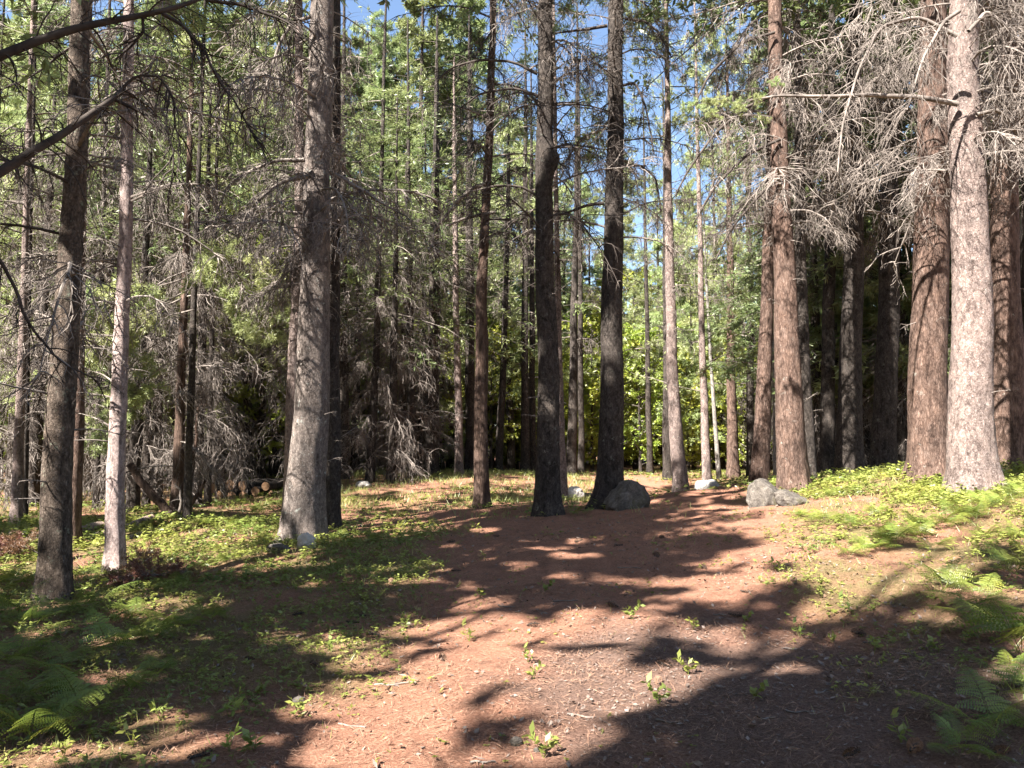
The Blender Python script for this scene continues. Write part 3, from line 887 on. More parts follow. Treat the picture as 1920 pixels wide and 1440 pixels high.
MID = [  # bark, D, label, track, crown base, crown kind, limbs
    ("pale", 24, "slender sunlit pale trunk on top of the grassy mound", [(863, 890, 18), (859, 780, 15), (856, 600, 13), (853, 400, 11)], 9, "fir", (5, 10, 8, 0.8, 1.6, L_)),
    ("dark", 25.5, "dark trunk just behind the slender pale one on the mound", [(882, 890, 24), (882, 700, 20), (880, 450, 16)], 7, "fir", (4, 9, 10, 1, 2, K_)),
    ("dark", 24, "broad dark trunk standing in shade beside the mound", [(806, 896, 34), (811, 760, 29), (814, 600, 25), (816, 400, 20)], 6.5, "fir", (3.5, 8, 14, 1, 2, K_ + L_)),
    ("dark", 27, "thin grey trunk leaning away from the mound", [(934, 890, 16), (941, 740, 14), (948, 560, 12), (952, 380, 10)], 8, "fir", (5, 10, 8, 0.8, 1.6, L_)),
    ("dark", 27, "dark straight trunk of a close pair at the back of the clearing", [(984, 890, 19), (984, 700, 16), (985, 450, 13)], 8, "fir", (5, 10, 8, 0.8, 1.6, L_)),
    ("dark", 28, "narrower trunk of a close pair at the back of the clearing", [(999, 890, 14), (998, 700, 12), (997, 450, 10)], 8, "fir", (5, 10, 8, 0.8, 1.6, K_)),
    ("pale", 17, "thin pale trunk half hidden behind the burl-bearing trunk", [(1058, 944, 21), (1052, 820, 17), (1047, 650, 14), (1044, 450, 11)], 8, "pine", (5, 8, 8, 0.6, 1.3, L_)),
    ("dark", 26, "grey trunk between the burl-bearing trunk and the tall dark one", [(1072, 892, 21), (1074, 740, 18), (1077, 560, 14), (1080, 400, 10)], 7, "fir", (4, 9, 9, 0.8, 1.6, L_)),
    ("dark", 28, "thin dark trunk seen just beside the tall dark one's edge", [(1090, 890, 14), (1089, 740, 12), (1088, 560, 10)], 7, "fir", (4, 9, 6, 0.6, 1.3, K_)),
    ("dark", 28, "thin dark trunk by the sunlit shrubs behind the half-buried boulder", [(1219, 894, 13), (1216, 760, 11), (1213, 600, 9)], 7, "pine", (4, 9, 6, 0.6, 1.3, K_)),
    ("dark", 25, "grey-brown trunk right behind the curved pale one", [(1252, 898, 19), (1250, 780, 16), (1249, 600, 13)], 8, "pine", (4, 9, 6, 0.6, 1.3, L_)),
    ("pale", 23, "slender pale trunk standing past the white rounded stone", [(1326, 908, 20), (1322, 800, 16), (1317, 690, 14), (1314, 500, 11)], 5.2, "pine", (4, 8, 6, 0.6, 1.3, L_)),
    ("red", 25, "stouter lit trunk at the back of the clearing near the cracked boulder", [(1375, 898, 27), (1372, 800, 21), (1371, 700, 18), (1369, 500, 14)], 4.8, "pine", (4, 8, 8, 0.6, 1.3, L_)),
    ("dark", 25, "thin shaded trunk close beside the cracked boulder's slim tree", [(1407, 895, 18), (1407, 780, 15), (1408, 600, 12)], 5.2, "pine", (4, 8, 8, 0.6, 1.3, L_)),
    ("dark", 21, "thin dark leaning trunk among pale hanging dead twigs", [(693, 905, 18), (699, 800, 16), (705, 680, 14), (710, 500, 11)], 7, "fir", (0.6, 5.5, 26, 0.8, 1.8, T_)),
    ("dark", 22, "dark trunk just past the slim trunk behind the thickest one", [(643, 905, 28), (642, 750, 24), (642, 500, 19)], 6, "fir", (2.5, 7, 16, 0.8, 1.8, T_ + K_)),
    ("dark", 23, "grey trunk smothered in hanging dead twigs by the mound", [(775, 893, 20), (772, 750, 17), (768, 560, 13)], 6, "fir", (0.7, 6, 26, 0.8, 1.7, T_)),
    ("pale", 14, "pale brown slender trunk beyond the fern bank's brown brush", [(30, 988, 22), (36, 850, 19), (42, 650, 15), (48, 400, 11)], 7, "pine", (2, 7, 16, 0.7, 1.6, T_ + L_)),
    ("dark", 14.6, "blackish thin trunk beside the pale brown slender one", [(47, 980, 14), (48, 850, 13), (50, 650, 11)], 7, "fir", (1.5, 7, 14, 0.7, 1.6, T_ + L_)),
    ("red", 11.5, "dark reddish trunk peeping from behind the stout scaly trunk", [(138, 980, 30), (142, 850, 26), (147, 680, 22), (152, 450, 17)], 7, "fir", (2, 7, 14, 0.7, 1.6, L_)),
    ("furrow", 14.5, "short-limbed dead tree wrapped in tangled twigs near the fallen logs", [(330, 968, 24), (334, 880, 20), (339, 760, 17), (344, 600, 13)], 7, "fir", (0.7, 5.6, 34, 0.7, 1.7, T_)),
    ("dark", 22, "thin dark trunk right behind the cut log stack", [(466, 900, 17), (465, 780, 15), (464, 600, 12)], 6, "fir", (2, 7, 16, 0.8, 1.7, T_ + L_)),
    ("dark", 22.5, "second thin dark trunk behind the cut log stack, by its larger end", [(491, 898, 15), (491, 780, 13), (492, 600, 10)], 6, "pine", (2, 7, 16, 0.8, 1.7, T_ + L_)),
    ("dark", 24, "thinnest brown stem behind the short stack of logs", [(427, 898, 10), (427, 780, 9), (428, 600, 7)], 6, "pine", (2, 7, 12, 0.8, 1.7, T_)),
    ("dark", 17, "thin dark trunk behind the pale pinkish one among tangled twigs", [(182, 945, 13), (184, 800, 11), (188, 600, 9)], 7, "fir", (1.4, 7, 18, 0.7, 1.6, T_ + L_)),
    ("dark", 18, "thin grey trunk in the twig thicket between pale trunk and dead tree", [(275, 938, 14), (277, 800, 12), (280, 600, 10)], 7, "fir", (1.2, 7, 20, 0.7, 1.6, T_)),
    ("dark", 17, "thin trunk in the twig thicket between dead tree and log stack", [(390, 930, 13), (393, 800, 12), (398, 600, 9)], 7, "fir", (1.6, 6.5, 20, 0.7, 1.6, T_)),
]
for i, (bk, D, lab, tr, cz, ck, lb) in enumerate(MID):
    main_tree("pine_tree" if ck == "pine" else "spruce_tree", lab, "tree", D, tr, bk, 13.5 + (i * 37 % 10) * 0.35, cz - (2.6 if D > 20 else 1.4), 2.9 if D > 20 else 2.0, ck, [lb], sides=14, rings=36, n_b=50 if D > 20 else 40, leaf=0.155 if ck == 'fir' else 0.085, seed=40 + i,
              furrow=(bk == "furrow"), flare=0.3)


# ------------------------------------------------------------------ individual limbs that read clearly in the photograph
def px_limb(name, parent, track, D, mat, sides=8, twigs=20, tl=0.5, seed=0, sag=1.0, D2=None, n3=4):
    """one limb laid through photo pixels; depth runs from D to D2"""
    r = np.random.default_rng(seed)
    u, v, w = [np.array(t, float) for t in zip(*track)]
    DD = np.linspace(D, D2 or D, len(u))
    pts = np.stack([W(a, b, d) for a, b, d in zip(u, v, DD)])
    t = np.linspace(0, 1, len(u))
    tt = np.linspace(0, 1, 26)
    k = np.ones(3) / 3
    P = np.stack([np.convolve(np.pad(np.interp(tt, t, pts[:, i]), 1, mode='edge'), k, 'valid') for i in range(3)], -1)
    P += 0.012 * fbm(P * 6, 2, seed)[:, None]
    R = np.interp(tt, t, w) * 0.5 * D / F
    ga, g = G(), G()
    tubes(ga, P[None], R[None], sides)
    s, d, pi, t2 = children(P[None], twigs, 0.1, 1.0, 0.6, 1.3, 0.7, r)
    L2 = tl * r.uniform(0.35, 1.2, twigs)
    P2 = grow(s, d, L2, 7, sag, 0.16, r)
    tubes(g, P2, taper(twigs, 7, 0.004 + 0.004 * r.random(twigs), np.full(twigs, 0.0018)), 3)
    s3, d3, p3, t3 = children(P2, n3, 0.15, 1.0, 0.5, 1.2, 1.0, r)
    P3 = grow(s3, d3, L2[p3] * r.uniform(0.2, 0.5, len(s3)), 5, 0.8, 0.24, r)
    tubes(g, P3, taper(len(s3), 5, np.full(len(s3), 0.0028), np.full(len(s3), 0.0014)), 3)
    base = np.array(parent.location)
    for a in ga.v + g.v:
        a -= base
    o = link(name, ga.mesh(name, mat, True), parent)
    link("twigs", g.mesh("twigs", mat, True), o, kind="stuff")
    return o


by_label = {o["label"]: o for o in scene.objects if "label" in o}
find = lambda s: next(o for k, o in by_label.items() if k.startswith(s))
pale = find("pale speckled")
px_limb("dead_branch", pale, [(1800, 196, 11), (1740, 184, 10), (1640, 178, 9), (1540, 181, 7), (1460, 179, 5), (1400, 190, 4)], 10.3, M["twig"], twigs=16, tl=0.35, seed=1)
px_limb("dead_branch", pale, [(1800, 70, 9), (1720, 30, 7), (1650, 50, 6), (1610, 130, 5), (1580, 230, 4), (1570, 330, 3)], 9.9, M["twig"], twigs=46, tl=0.75, seed=2, sag=1.4)
px_limb("dead_branch", pale, [(1815, 60, 8), (1850, 20, 7), (1900, 60, 6), (1940, 140, 4)], 9.7, M["twig"], twigs=44, tl=0.8, seed=3, sag=1.4)
px_limb("dead_branch", pale, [(1800, 20, 8), (1770, 40, 7), (1730, 110, 5), (1700, 210, 3)], 9.6, M["twig"], twigs=40, tl=0.8, seed=4, sag=1.4)
px_limb("dead_branch", pale, [(1830, 215, 8), (1870, 205, 7), (1910, 240, 6), (1935, 330, 4)], 10.2, M["twig"], twigs=18, tl=0.5, seed=5, sag=1.2)
for k, (u, v, s) in enumerate([(1465, 165, 0.16), (1455, 230, 0.14), (1420, 200, 0.2), (1385, 205, 0.22), (1350, 200, 0.22), (1400, 225, 0.18), (1330, 215, 0.2), (1440, 195, 0.16), (1365, 230, 0.18)]):
    p = W(u, v, 10.2) - np.array(pale.location)
    link("needle_tuft", PINE_B[k % 4], pale, tuple(p), (rng.uniform(-1, 1), rng.uniform(-0.8, 0.2), math.radians(180 + rng.uniform(-60, 60))), (s, s, s))
big = find("thickest grey")
px_limb("dead_branch", big, [(575, 300, 9), (520, 300, 7), (470, 320, 6), (430, 345, 5), (405, 400, 4), (430, 440, 3)], 10.9, M["twig"], twigs=30, tl=0.6, seed=6, sag=1.2)
px_limb("dead_branch", big, [(580, 330, 9), (530, 340, 8), (490, 370, 6), (460, 410, 5), (445, 450, 3)], 10.8, M["twig"], twigs=34, tl=0.6, seed=7, sag=1.2)
px_limb("dead_branch", big, [(615, 320, 8), (660, 345, 8), (700, 370, 6), (740, 395, 4), (765, 405, 3)], 11.0, M["twig"], twigs=22, tl=0.35, seed=8, sag=1.0)
px_limb("dead_branch", big, [(585, 30, 8), (545, 45, 7), (520, 90, 6), (500, 160, 5), (480, 200, 3)], 10.9, M["twig"], twigs=30, tl=0.6, seed=9, sag=1.2)
px_limb("dead_branch", big, [(597, 20, 6), (592, 50, 4), (600, 90, 3), (612, 130, 2)], 10.7, M["twig"], twigs=10, tl=0.25, seed=10)
red = find("straight reddish")
px_limb("dead_branch", red, [(913, 345, 8), (890, 350, 8), (860, 375, 7), (835, 405, 6), (815, 430, 4), (808, 470, 3)], 14.6, M["twig"], twigs=30, tl=0.6, seed=11, sag=1.2)
px_limb("dead_branch", red, [(930, 398, 6), (900, 402, 6), (865, 412, 5), (835, 425, 4)], 14.5, M["twig"], twigs=14, tl=0.5, seed=12, sag=1.3)
burl = find("dark mossy")
px_limb("dead_branch", burl, [(1030, 385, 5), (980, 350, 5), (930, 348, 5), (880, 360, 3)], 13, M["twig_shaded"], twigs=24, tl=0.5, seed=13, sag=1.4)
px_limb("dead_branch", burl, [(1010, 140, 6), (960, 115, 5), (900, 112, 5), (850, 125, 4), (820, 150, 3)], 13, M["twig_shaded"], twigs=28, tl=0.5, seed=14, sag=1.4)
px_limb("dead_branch", burl, [(1012, 180, 6), (960, 165, 5), (900, 175, 4), (860, 205, 3)], 13, M["twig_shaded"], twigs=24, tl=0.5, seed=15, sag=1.4)
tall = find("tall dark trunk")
px_limb("dead_branch", tall, [(1135, 380, 7), (1100, 385, 6), (1060, 400, 4), (1040, 405, 3)], 13.5, M["twig_shaded"], twigs=14, tl=0.4, seed=16, sag=1.2)
px_limb("dead_branch", tall, [(1140, 48, 7), (1100, 55, 6), (1060, 60, 4), (1040, 62, 3)], 13.5, M["twig_shaded"], twigs=14, tl=0.4, seed=17, sag=0.8)
px_limb("dead_branch", tall, [(1170, 35, 6), (1210, 40, 5), (1235, 60, 4), (1260, 110, 3)], 13.4, M["twig_shaded"], twigs=24, tl=0.6, seed=18, sag=1.4)
px_limb("dead_branch", tall, [(1168, 160, 6), (1190, 155, 5), (1210, 195, 4), (1225, 280, 3)], 13.4, M["twig_shaded"], twigs=22, tl=0.6, seed=19, sag=1.4)
px_limb("dead_branch", tall, [(1168, 310, 6), (1200, 310, 5), (1230, 335, 4), (1240, 400, 3)], 13.4, M["twig_shaded"], twigs=22, tl=0.5, seed=20, sag=1.4)
rb = find("thick red-brown")
for k, tr in enumerate([[(1460, 175, 6), (1400, 200, 6), (1340, 250, 5), (1290, 320, 4), (1265, 370, 3)], [(1465, 260, 6), (1400, 290, 6), (1340, 350, 5), (1300, 420, 3)],
                        [(1465, 330, 6), (1420, 370, 5), (1370, 430, 4), (1340, 490, 3)], [(1455, 60, 6), (1390, 80, 6), (1330, 140, 5), (1295, 210, 3)]]):
    px_limb("dead_branch", rb, tr, 12.8, M["twig_shaded"], twigs=30, tl=0.7, seed=30 + k, sag=1.3)

# a tree just beside the photographer whose dark limbs hang into the top corner
ed, _, _ = main_tree("spruce_tree", "big spruce beside the fern bank whose heavy dark limbs hang over the scaly trunk", "tree", 4.2,
                     [(-620, 1380, 100), (-615, 900, 84), (-600, 300, 74), (-590, -200, 66)], "scaly", 17, 6.4, 3.0, "fir", [(4.5, 7.5, 8, 1.2, 2.2, K_)], seed=90, n_b=90)
DK = M["twig_shaded"]  # the crown's shade on these limbs is in their colour
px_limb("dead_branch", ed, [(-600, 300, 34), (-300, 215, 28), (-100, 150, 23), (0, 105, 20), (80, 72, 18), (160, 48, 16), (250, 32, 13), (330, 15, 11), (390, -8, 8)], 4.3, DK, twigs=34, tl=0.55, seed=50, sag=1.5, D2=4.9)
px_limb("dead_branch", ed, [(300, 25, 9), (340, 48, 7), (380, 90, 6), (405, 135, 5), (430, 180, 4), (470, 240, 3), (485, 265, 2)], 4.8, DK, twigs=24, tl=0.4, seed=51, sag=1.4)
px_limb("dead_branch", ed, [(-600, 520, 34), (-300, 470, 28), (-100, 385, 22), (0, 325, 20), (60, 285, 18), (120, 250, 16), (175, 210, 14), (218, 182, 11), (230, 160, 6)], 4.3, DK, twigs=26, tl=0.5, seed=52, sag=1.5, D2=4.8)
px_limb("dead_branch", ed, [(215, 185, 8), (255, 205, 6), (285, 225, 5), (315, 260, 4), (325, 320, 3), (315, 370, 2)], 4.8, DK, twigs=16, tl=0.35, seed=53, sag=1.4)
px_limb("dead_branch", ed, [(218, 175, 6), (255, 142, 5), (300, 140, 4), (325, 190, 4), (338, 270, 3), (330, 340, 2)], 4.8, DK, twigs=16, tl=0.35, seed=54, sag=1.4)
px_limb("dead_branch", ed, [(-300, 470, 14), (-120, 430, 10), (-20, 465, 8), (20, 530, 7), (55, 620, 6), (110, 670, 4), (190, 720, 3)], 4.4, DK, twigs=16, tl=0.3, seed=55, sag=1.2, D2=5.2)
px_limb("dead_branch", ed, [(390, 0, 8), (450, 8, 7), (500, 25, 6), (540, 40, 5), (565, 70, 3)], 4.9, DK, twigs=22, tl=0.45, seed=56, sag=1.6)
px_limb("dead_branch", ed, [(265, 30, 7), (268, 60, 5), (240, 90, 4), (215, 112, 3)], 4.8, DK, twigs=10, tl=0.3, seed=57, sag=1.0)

# drooping green pine boughs between the pale trunk and the thickest one
twigtree = find("short-limbed dead")
gp, gc, gr = main_tree("pine_tree", "young pine with drooping soft green boughs between pale trunk and log stack", "tree", 13.6,
                       [(352, 962, 16), (356, 800, 14), (362, 600, 12), (372, 350, 9)], "dark", 11, 7.5, 1.5, "pine", [], seed=95, sides=14, rings=40, leaf=0.08)
for k, (u, v, s, a) in enumerate([(370, 500, 0.6, 200), (360, 540, 0.65, 190), (350, 520, 0.6, 230), (365, 580, 0.6, 210), (350, 620, 0.55, 195), (350, 660, 0.5, 200), (330, 690, 0.5, 190), (320, 720, 0.45, 215), (300, 740, 0.45, 195),
                                  (390, 500, 0.6, 330), (400, 540, 0.55, 350), (390, 470, 0.6, 10), (440, 430, 0.55, 250), (330, 480, 0.6, 180), (340, 560, 0.55, 250), (310, 600, 0.5, 230)]):
    p = W(u, v, 13.0) - np.array(gp.location)
    link("green_bough", PINE_B[k % 4], gp, tuple(p), (rng.uniform(-0.5, 0.5), 0.45, math.radians(a + rng.uniform(-15, 15))), (s * 1.35,) * 3)


# ------------------------------------------------------------------ the wood behind: shared crowns and trunks
def proto(seed, kind, H, z0, R, n_b, n_s, size, dens, dead=0, wood_mat="twig"):
    r = np.random.default_rng(seed)
    bend = r.uniform(-0.2, 0.2, 2)
    fn = lambda z: np.stack([bend[0] * np.sin(z / H * 2.5), bend[1] * np.sin(z / H * 2.5), np.asarray(z, float)], -1)
    zz = np.linspace(-0.2, H, 24)
    c = fn(zz)
    r0 = 0.011 * H + 0.02
    tm, _, _ = trunk_mesh(c, r0 * (1 - 0.92 * np.clip(zz / H, 0, 1)), M["dark"], 12, H, seed, False, 0.25, None, 30)
    g = G()
    crown(g, fn, z0, H + 0.2, R, kind, n_b, n_s, size, dens, None, r)
    cm = g.mesh("crown_" + kind, [M[wood_mat], M[kind]])
    dm = None
    if dead:
        g = G()
        n = dead
        z = r.uniform(0.8, z0 + 1.5, n); az = r.uniform(0, 6.283, n)
        d = np.stack([np.cos(az), np.sin(az), r.uniform(-0.2, 0.3, n)], -1)
        P = grow(fn(z), d, r.uniform(0.8, 1.9, n), 7, 1.0, 0.08, r)
        tubes(g, P, taper(n, 7, np.full(n, 0.014), np.full(n, 0.004)), 3)
        s, d2, pi, t = children(P, 12, 0.15, 1.0, 0.6, 1.3, 0.6, r)
        P2 = grow(s, d2, r.uniform(0.2, 0.75, len(s)), 5, 1.3, 0.2, r)
        tubes(g, P2, taper(len(s), 5, np.full(len(s), 0.007), np.full(len(s), 0.003)), 3)
        s, d2, pi, t = children(P2, 3, 0.2, 1.0, 0.5, 1.2, 1.0, r)
        P3 = grow(s, d2, r.uniform(0.1, 0.3, len(s)), 3, 0.8, 0.25, r)
        tubes(g, P3, taper(len(s), 3, np.full(len(s), 0.005), np.full(len(s), 0.003)), 3)
        dm = g.mesh("dead_twigs", M["twig"])
    return tm, cm, dm


PROTO = dict(
    fir=[proto(301 + i, "fir", 15.0, 2.6, 2.5, 74, 22, 0.19, 1.6, 40) for i in range(2)],
    young=[proto(311 + i, "fir", 7.0, 0.3, 1.8, 52, 18, 0.16, 1.6) for i in range(2)],
    pine=[proto(321 + i, "pine", 15.0, 2.8, 2.7, 50, 22, 0.082, 0.95, 22) for i in range(2)],
    pinelow=[proto(331 + i, "pine", 9.0, 1.0, 2.1, 42, 20, 0.08, 0.95) for i in range(2)],
    snag=[proto(351 + i, "fir", 12.0, 6.5, 1.6, 44, 11, 0.13, 1.0, 72) for i in range(3)],
    leaf=[proto(341 + i, "leaf", 6.5, 0.3, 2.0, 72, 11, 0.13, 1.0) for i in range(2)],
)
INFO = dict(
    fir=("spruce_tree", "tree", "tall dense green spruce", "tall spruces"),
    young=("fir_tree", "tree", "young bushy fir", "young firs"),
    pine=("pine_tree", "tree", "tall soft yellow-green pine", "tall pines"),
    pinelow=("pine_tree", "tree", "low spreading pale green pine", "low pines"),
    snag=("spruce_tree", "tree", "spindly spruce hung with dead twigs", "twig-hung spruces"),
    leaf=("leafy_shrub", "shrub", "bright leafy shrub", "leafy shrubs"),
)
cnt = {}
MARKS = [(110, "the stout scaly trunk"), (225, "the thin pale trunk"), (340, "the twig-wrapped dead tree"), (450, "the log stack"), (585, "the thickest grey trunk"), (690, "the thin leaning trunk"), (810, "the broad shaded trunk"),
         (903, "the reddish furrowed trunk"), (1025, "the burl-bearing trunk"), (1148, "the tall dark trunk"), (1262, "the curved pale trunk"), (1345, "the white stone"), (1478, "the cracked boulder"),
         (1595, "the shaded stand"), (1742, "the thick reddish trunk"), (1830, "the pale speckled trunk")]


def plant(kind, u, D, s=1.0, sz=None):
    if u < 1450 and D < 30 and kind != "snag" and not (u < 620 and kind in ("pinelow", "leaf")):
        D = 29 + (D - 19) * 0.35
    if 900 < u < 1320 and D < 40:
        if kind == "young":
            kind = "leaf"
        elif kind in ("fir", "pine"):
            D += 12
    if kind in ("fir", "pine") and u < 1000:
        s *= 1.25
    x = (u - 960) / F * D
    z = float(gz(np.array([x]), np.array([D]))[0])
    nm, cat, lab, grp = INFO[kind]
    i = cnt.get(kind, 0)
    cnt[kind] = i + 1
    mark = min(MARKS, key=lambda m: abs(m[0] - u))[1]
    how = "just " if D < 24 else ("" if D < 33 else ("farther off " if D < 42 else "far off in the wood "))
    lab = lab + ", " + how + "behind " + mark
    grp = grp + " behind " + mark
    tm, cm, dm = PROTO[kind][i % len(PROTO[kind])]
    e = link(nm, None, None, (x, D, z), (0, 0, rng.uniform(0, 6.283)), (s, s, sz or s), lab, cat, grp)
    link("trunk", tm, e)
    link("crown", cm, e)
    if dm:
        link("dead_twigs", dm, e, kind="stuff")


for u, D, s in [(-60, 24, 1.0), (70, 27, 1.1), (180, 23, .9), (300, 29, 1.1), (400, 26, 1.0), (520, 30, 1.1), (640, 29, 1.0), (730, 33, 1.0), (790, 30, 1.1), (880, 34, 1.15), (960, 33, 1.05),
                (1560, 24, 1.1), (1640, 27, 1.1), (1720, 23, 1.1), (1800, 28, 1.15), (1880, 22, 1.1), (1960, 26, 1.1), (2040, 20, 1.1), (1500, 28, 1.05), (1600, 33, 1.1), (1760, 34, 1.1), (1900, 33, 1.1),
                (-180, 20, 1.0), (-240, 30, 1.1), (460, 38, 1.2), (240, 38, 1.2), (60, 38, 1.2), (680, 40, 1.2), (860, 42, 1.3), (1480, 40, 1.2), (1680, 42, 1.3), (1850, 42, 1.3), (2050, 36, 1.2), (1540, 22, 1.0), (1690, 20, 1.0), (1830, 18, 1.0), (1980, 18, 1.0), (1620, 22, 1.0), (1770, 20.5, 1.05), (1920, 19, 1.0), (1580, 37, 1.2), (1480, 23, 0.95), (720, 25, .9), (560, 24, .9), (600, 37, 1.1), (380, 34, 1.1), (0, 33, 1.1), (1015, 41, 1.1), (1170, 44, 1.0), (1090, 46, 0.85), (1130, 50, 0.9), (1045, 47, 0.9), (920, 28, .95)]:
    plant("fir", u, D, s)
for u, D, s in [(-40, 15, .9), (70, 18, 1), (118, 21, 1), (200, 19, 1), (255, 16, .9), (300, 20, 1), (372, 17.5, .9), (415, 21, 1), (450, 25, 1), (515, 23, 1), (555, 20, .9), (668, 24, .95), (735, 21, .9), (752, 26, 1), (790, 26, 1)]:
    plant("snag", u, D, s)
for u, D, s in [(20, 30, 1.0), (130, 31, 1.1), (350, 24, .95), (460, 27, 1.0), (250, 33, 1.1), (580, 35, 1.1), (1290, 33, 1.0), (1350, 29, 1.0), (1420, 31, 1.05), (1240, 40, 1.0), (1380, 42, 1.15), (820, 27, .9), (1300, 50, 1.2), (1062, 43, 1.05), (1112, 44, 1.0), (1165, 43, 1.15), (1085, 53, 1.3), (1030, 50, 1.3)]:
    plant("pine", u, D, s)
for u, D, s in [(60, 19, 1.15), (165, 21, 1.2), (285, 23, 1.2), (400, 20, 1.1), (470, 24, 1.3), (-30, 22, 1.2), (525, 26, 1.2), (30, 20, 1.0), (140, 22, .9), (260, 21, .8), (1300, 27, .9), (1390, 27, 1.0), (1250, 31, 1.0), (1440, 27, .9), (1340, 35, 1.1), (1190, 34, .9), (420, 31, 1.0), (540, 25, .8)]:
    plant("pinelow", u, D, s)
for u, D, s in [(640, 26, .9), (720, 28, 1.0), (900, 31, .9), (970, 33, .8), (1040, 35, 1.0), (1110, 38, 1.0), (1170, 37, .9), (830, 31, 1.0), (560, 27, .9), (380, 27, .9), (1060, 45, 1.3), (1150, 48, 1.3), (1220, 45, 1.2),
                (1560, 28, .8), (1640, 31, .9), (1740, 27, .8), (1490, 32, .9), (90, 24, .8), (230, 25, .8), (480, 30, .9), (1000, 50, 1.3)]:
    plant("young", u, D, s)
for u, D, s in [(920, 30, .8), (960, 29, .7), (1010, 32, .8), (1070, 31, .7), (1110, 31, .9), (1160, 32, .8), (1200, 30, .8), (1240, 29, .8), (1290, 31, .7), (1350, 32, .8), (1400, 30, .7), (1440, 29, .8), (1080, 38, 1.0), (1180, 40, 1.1),
                (640, 30, .7), (560, 31, .7), (420, 29, .6), (490, 28, .6), (300, 27, .6), (840, 33, .8), (760, 31, .7), (1530, 30, .8), (1620, 29, .8), (1660, 33, .9), (1000, 41, 1.0), (1290, 40, 1.1), (60, 30, .7), (150, 28, .6), (1400, 36, 1.0)]:
    plant("leaf", u, D, s)
for k in range(26):
    plant(["pine", "pinelow", "leaf", "fir", "pinelow", "young"][k % 6], -110 + 44 * k + 17 * ((k * 5) % 3), 29.5 + 2.2 * ((k * 0.618) % 1.0) + 2 * (k % 2), 0.85 + 0.3 * ((k * 0.37) % 1.0))
for k in range(22):
    plant("pinelow" if k % 3 else "leaf", -90 + 31 * k + 13 * ((k * 7) % 3), 21.5 + 5.5 * ((k * 0.618) % 1.0), 0.9 + 0.45 * ((k * 0.37) % 1.0))
for k in range(9):
    plant("pinelow", 655 + 38 * k, 27.5 + 3 * ((k * 0.618) % 1.0), 1.1 + 0.4 * ((k * 0.37) % 1.0))
# a closed belt of wood farther off, hidden parts left simple
for k in range(90):
    a = -0.95 + 1.9 * ((k * 0.618) % 1.0)
    D = 40 + 26 * ((k * 0.377) % 1.0)
    u = 960 + F * math.tan(a) * 0.9
    plant(["young", "leaf", "young", "pinelow"][k % 4], u, D, 1.2 + 0.35 * ((k * 0.71) % 1.0))
# slim white birches at the back of the clearing
for lab, tr, D in [("very thin white birch stem showing between the two red-brown trunks", [(1453, 892, 8), (1452, 820, 7), (1450, 700, 6), (1449, 500, 5)], 22),
                   ("thin leaning birch stem, dark above and white below, behind the white stone", [(1352, 896, 10), (1345, 850, 9), (1338, 790, 8), (1334, 700, 7)], 25)]:
    main_tree("birch_tree", lab, "tree", D, tr, "birch", 9, 5.5, 1.2, "fir", [], seed=int(D), sides=10, rings=30, n_b=20, leaf=0.08)

# ------------------------------------------------------------------ unseen trees added sunward of the track to shade the floor in dapples
for k, (x, y) in enumerate([(-8.0, 1.5), (-11, 5.5), (-7.15, -0.9), (-9.5, -3.0), (-12.2, -1.0), (-15, 5), (-12.5, -5.5), (-7.5, -7.0), (-4.0, -5.2), (-16.5, -3), (-1.5, -8), (-10.5, -10), 
                            (-19, 2.5), (-5, -11), (-14.5, -11), (2.8, -6.5), (-18.5, -7), (-0.2, -13), (-22, -1), (-6.4, 4.6), (-8.7, 9.4), (-10.6, 2.6), (-7.6, -4.9), (-12.6, 8.2), (-4.15, -1.3), (-2.4, -4.4), (-8.2, 4.0)]):
    rg = np.random.default_rng(700 + k)
    H = rg.uniform(15, 19)
    z = float(gz(np.array([x]), np.array([y]))[0])
    base = np.array([x, y, z])
    e = link("spruce_tree", None, None, base, label="unseen tall spruce added on the sunward side of the track for its shade", cat="tree", group="unseen spruces added to shade the track")
    zz = np.linspace(-0.2, H, 20)
    c = np.stack([0.15 * np.sin(zz / 5 + k), 0.15 * np.cos(zz / 6 + k), zz], -1)
    me, c, r = trunk_mesh(c, 0.14 * (1 - 0.92 * np.clip(zz / H, 0, 1)), M["scaly"], 12, H, k, False, 0.3, None, 30)
    link("trunk", me, e)
    g = G()
    fn = lambda q: np.stack([np.interp(q, c[:, 2], c[:, 0]), np.interp(q, c[:, 2], c[:, 1]), q], -1)
    edge = -0.667 * y - x if y > 0 else 9
    crown(g, fn, (2.2 if y < 1 else rg.uniform(4.5, 6.0)) if edge > 4.6 else 7.6, H + 0.2, 3.3 if edge > 4.6 else 2.7, "fir", 78, 9, 0.41, 0.9, lambda s: ~is_open(s + base), rg, 0.6, ratio=0.4)
    link("crown", g.mesh("crown", [M["twig"], M["fir"]]), e)


# ------------------------------------------------------------------ boulders and logs
def ico(sub=4):
    import bmesh
    bm = bmesh.new()
    bmesh.ops.create_icosphere(bm, subdivisions=sub, radius=1.0)
    v = np.array([q.co[:] for q in bm.verts]); f = np.array([[q.index for q in t.verts] for t in bm.faces])
    bm.free()
    return v, f


IV, IF = ico(5)


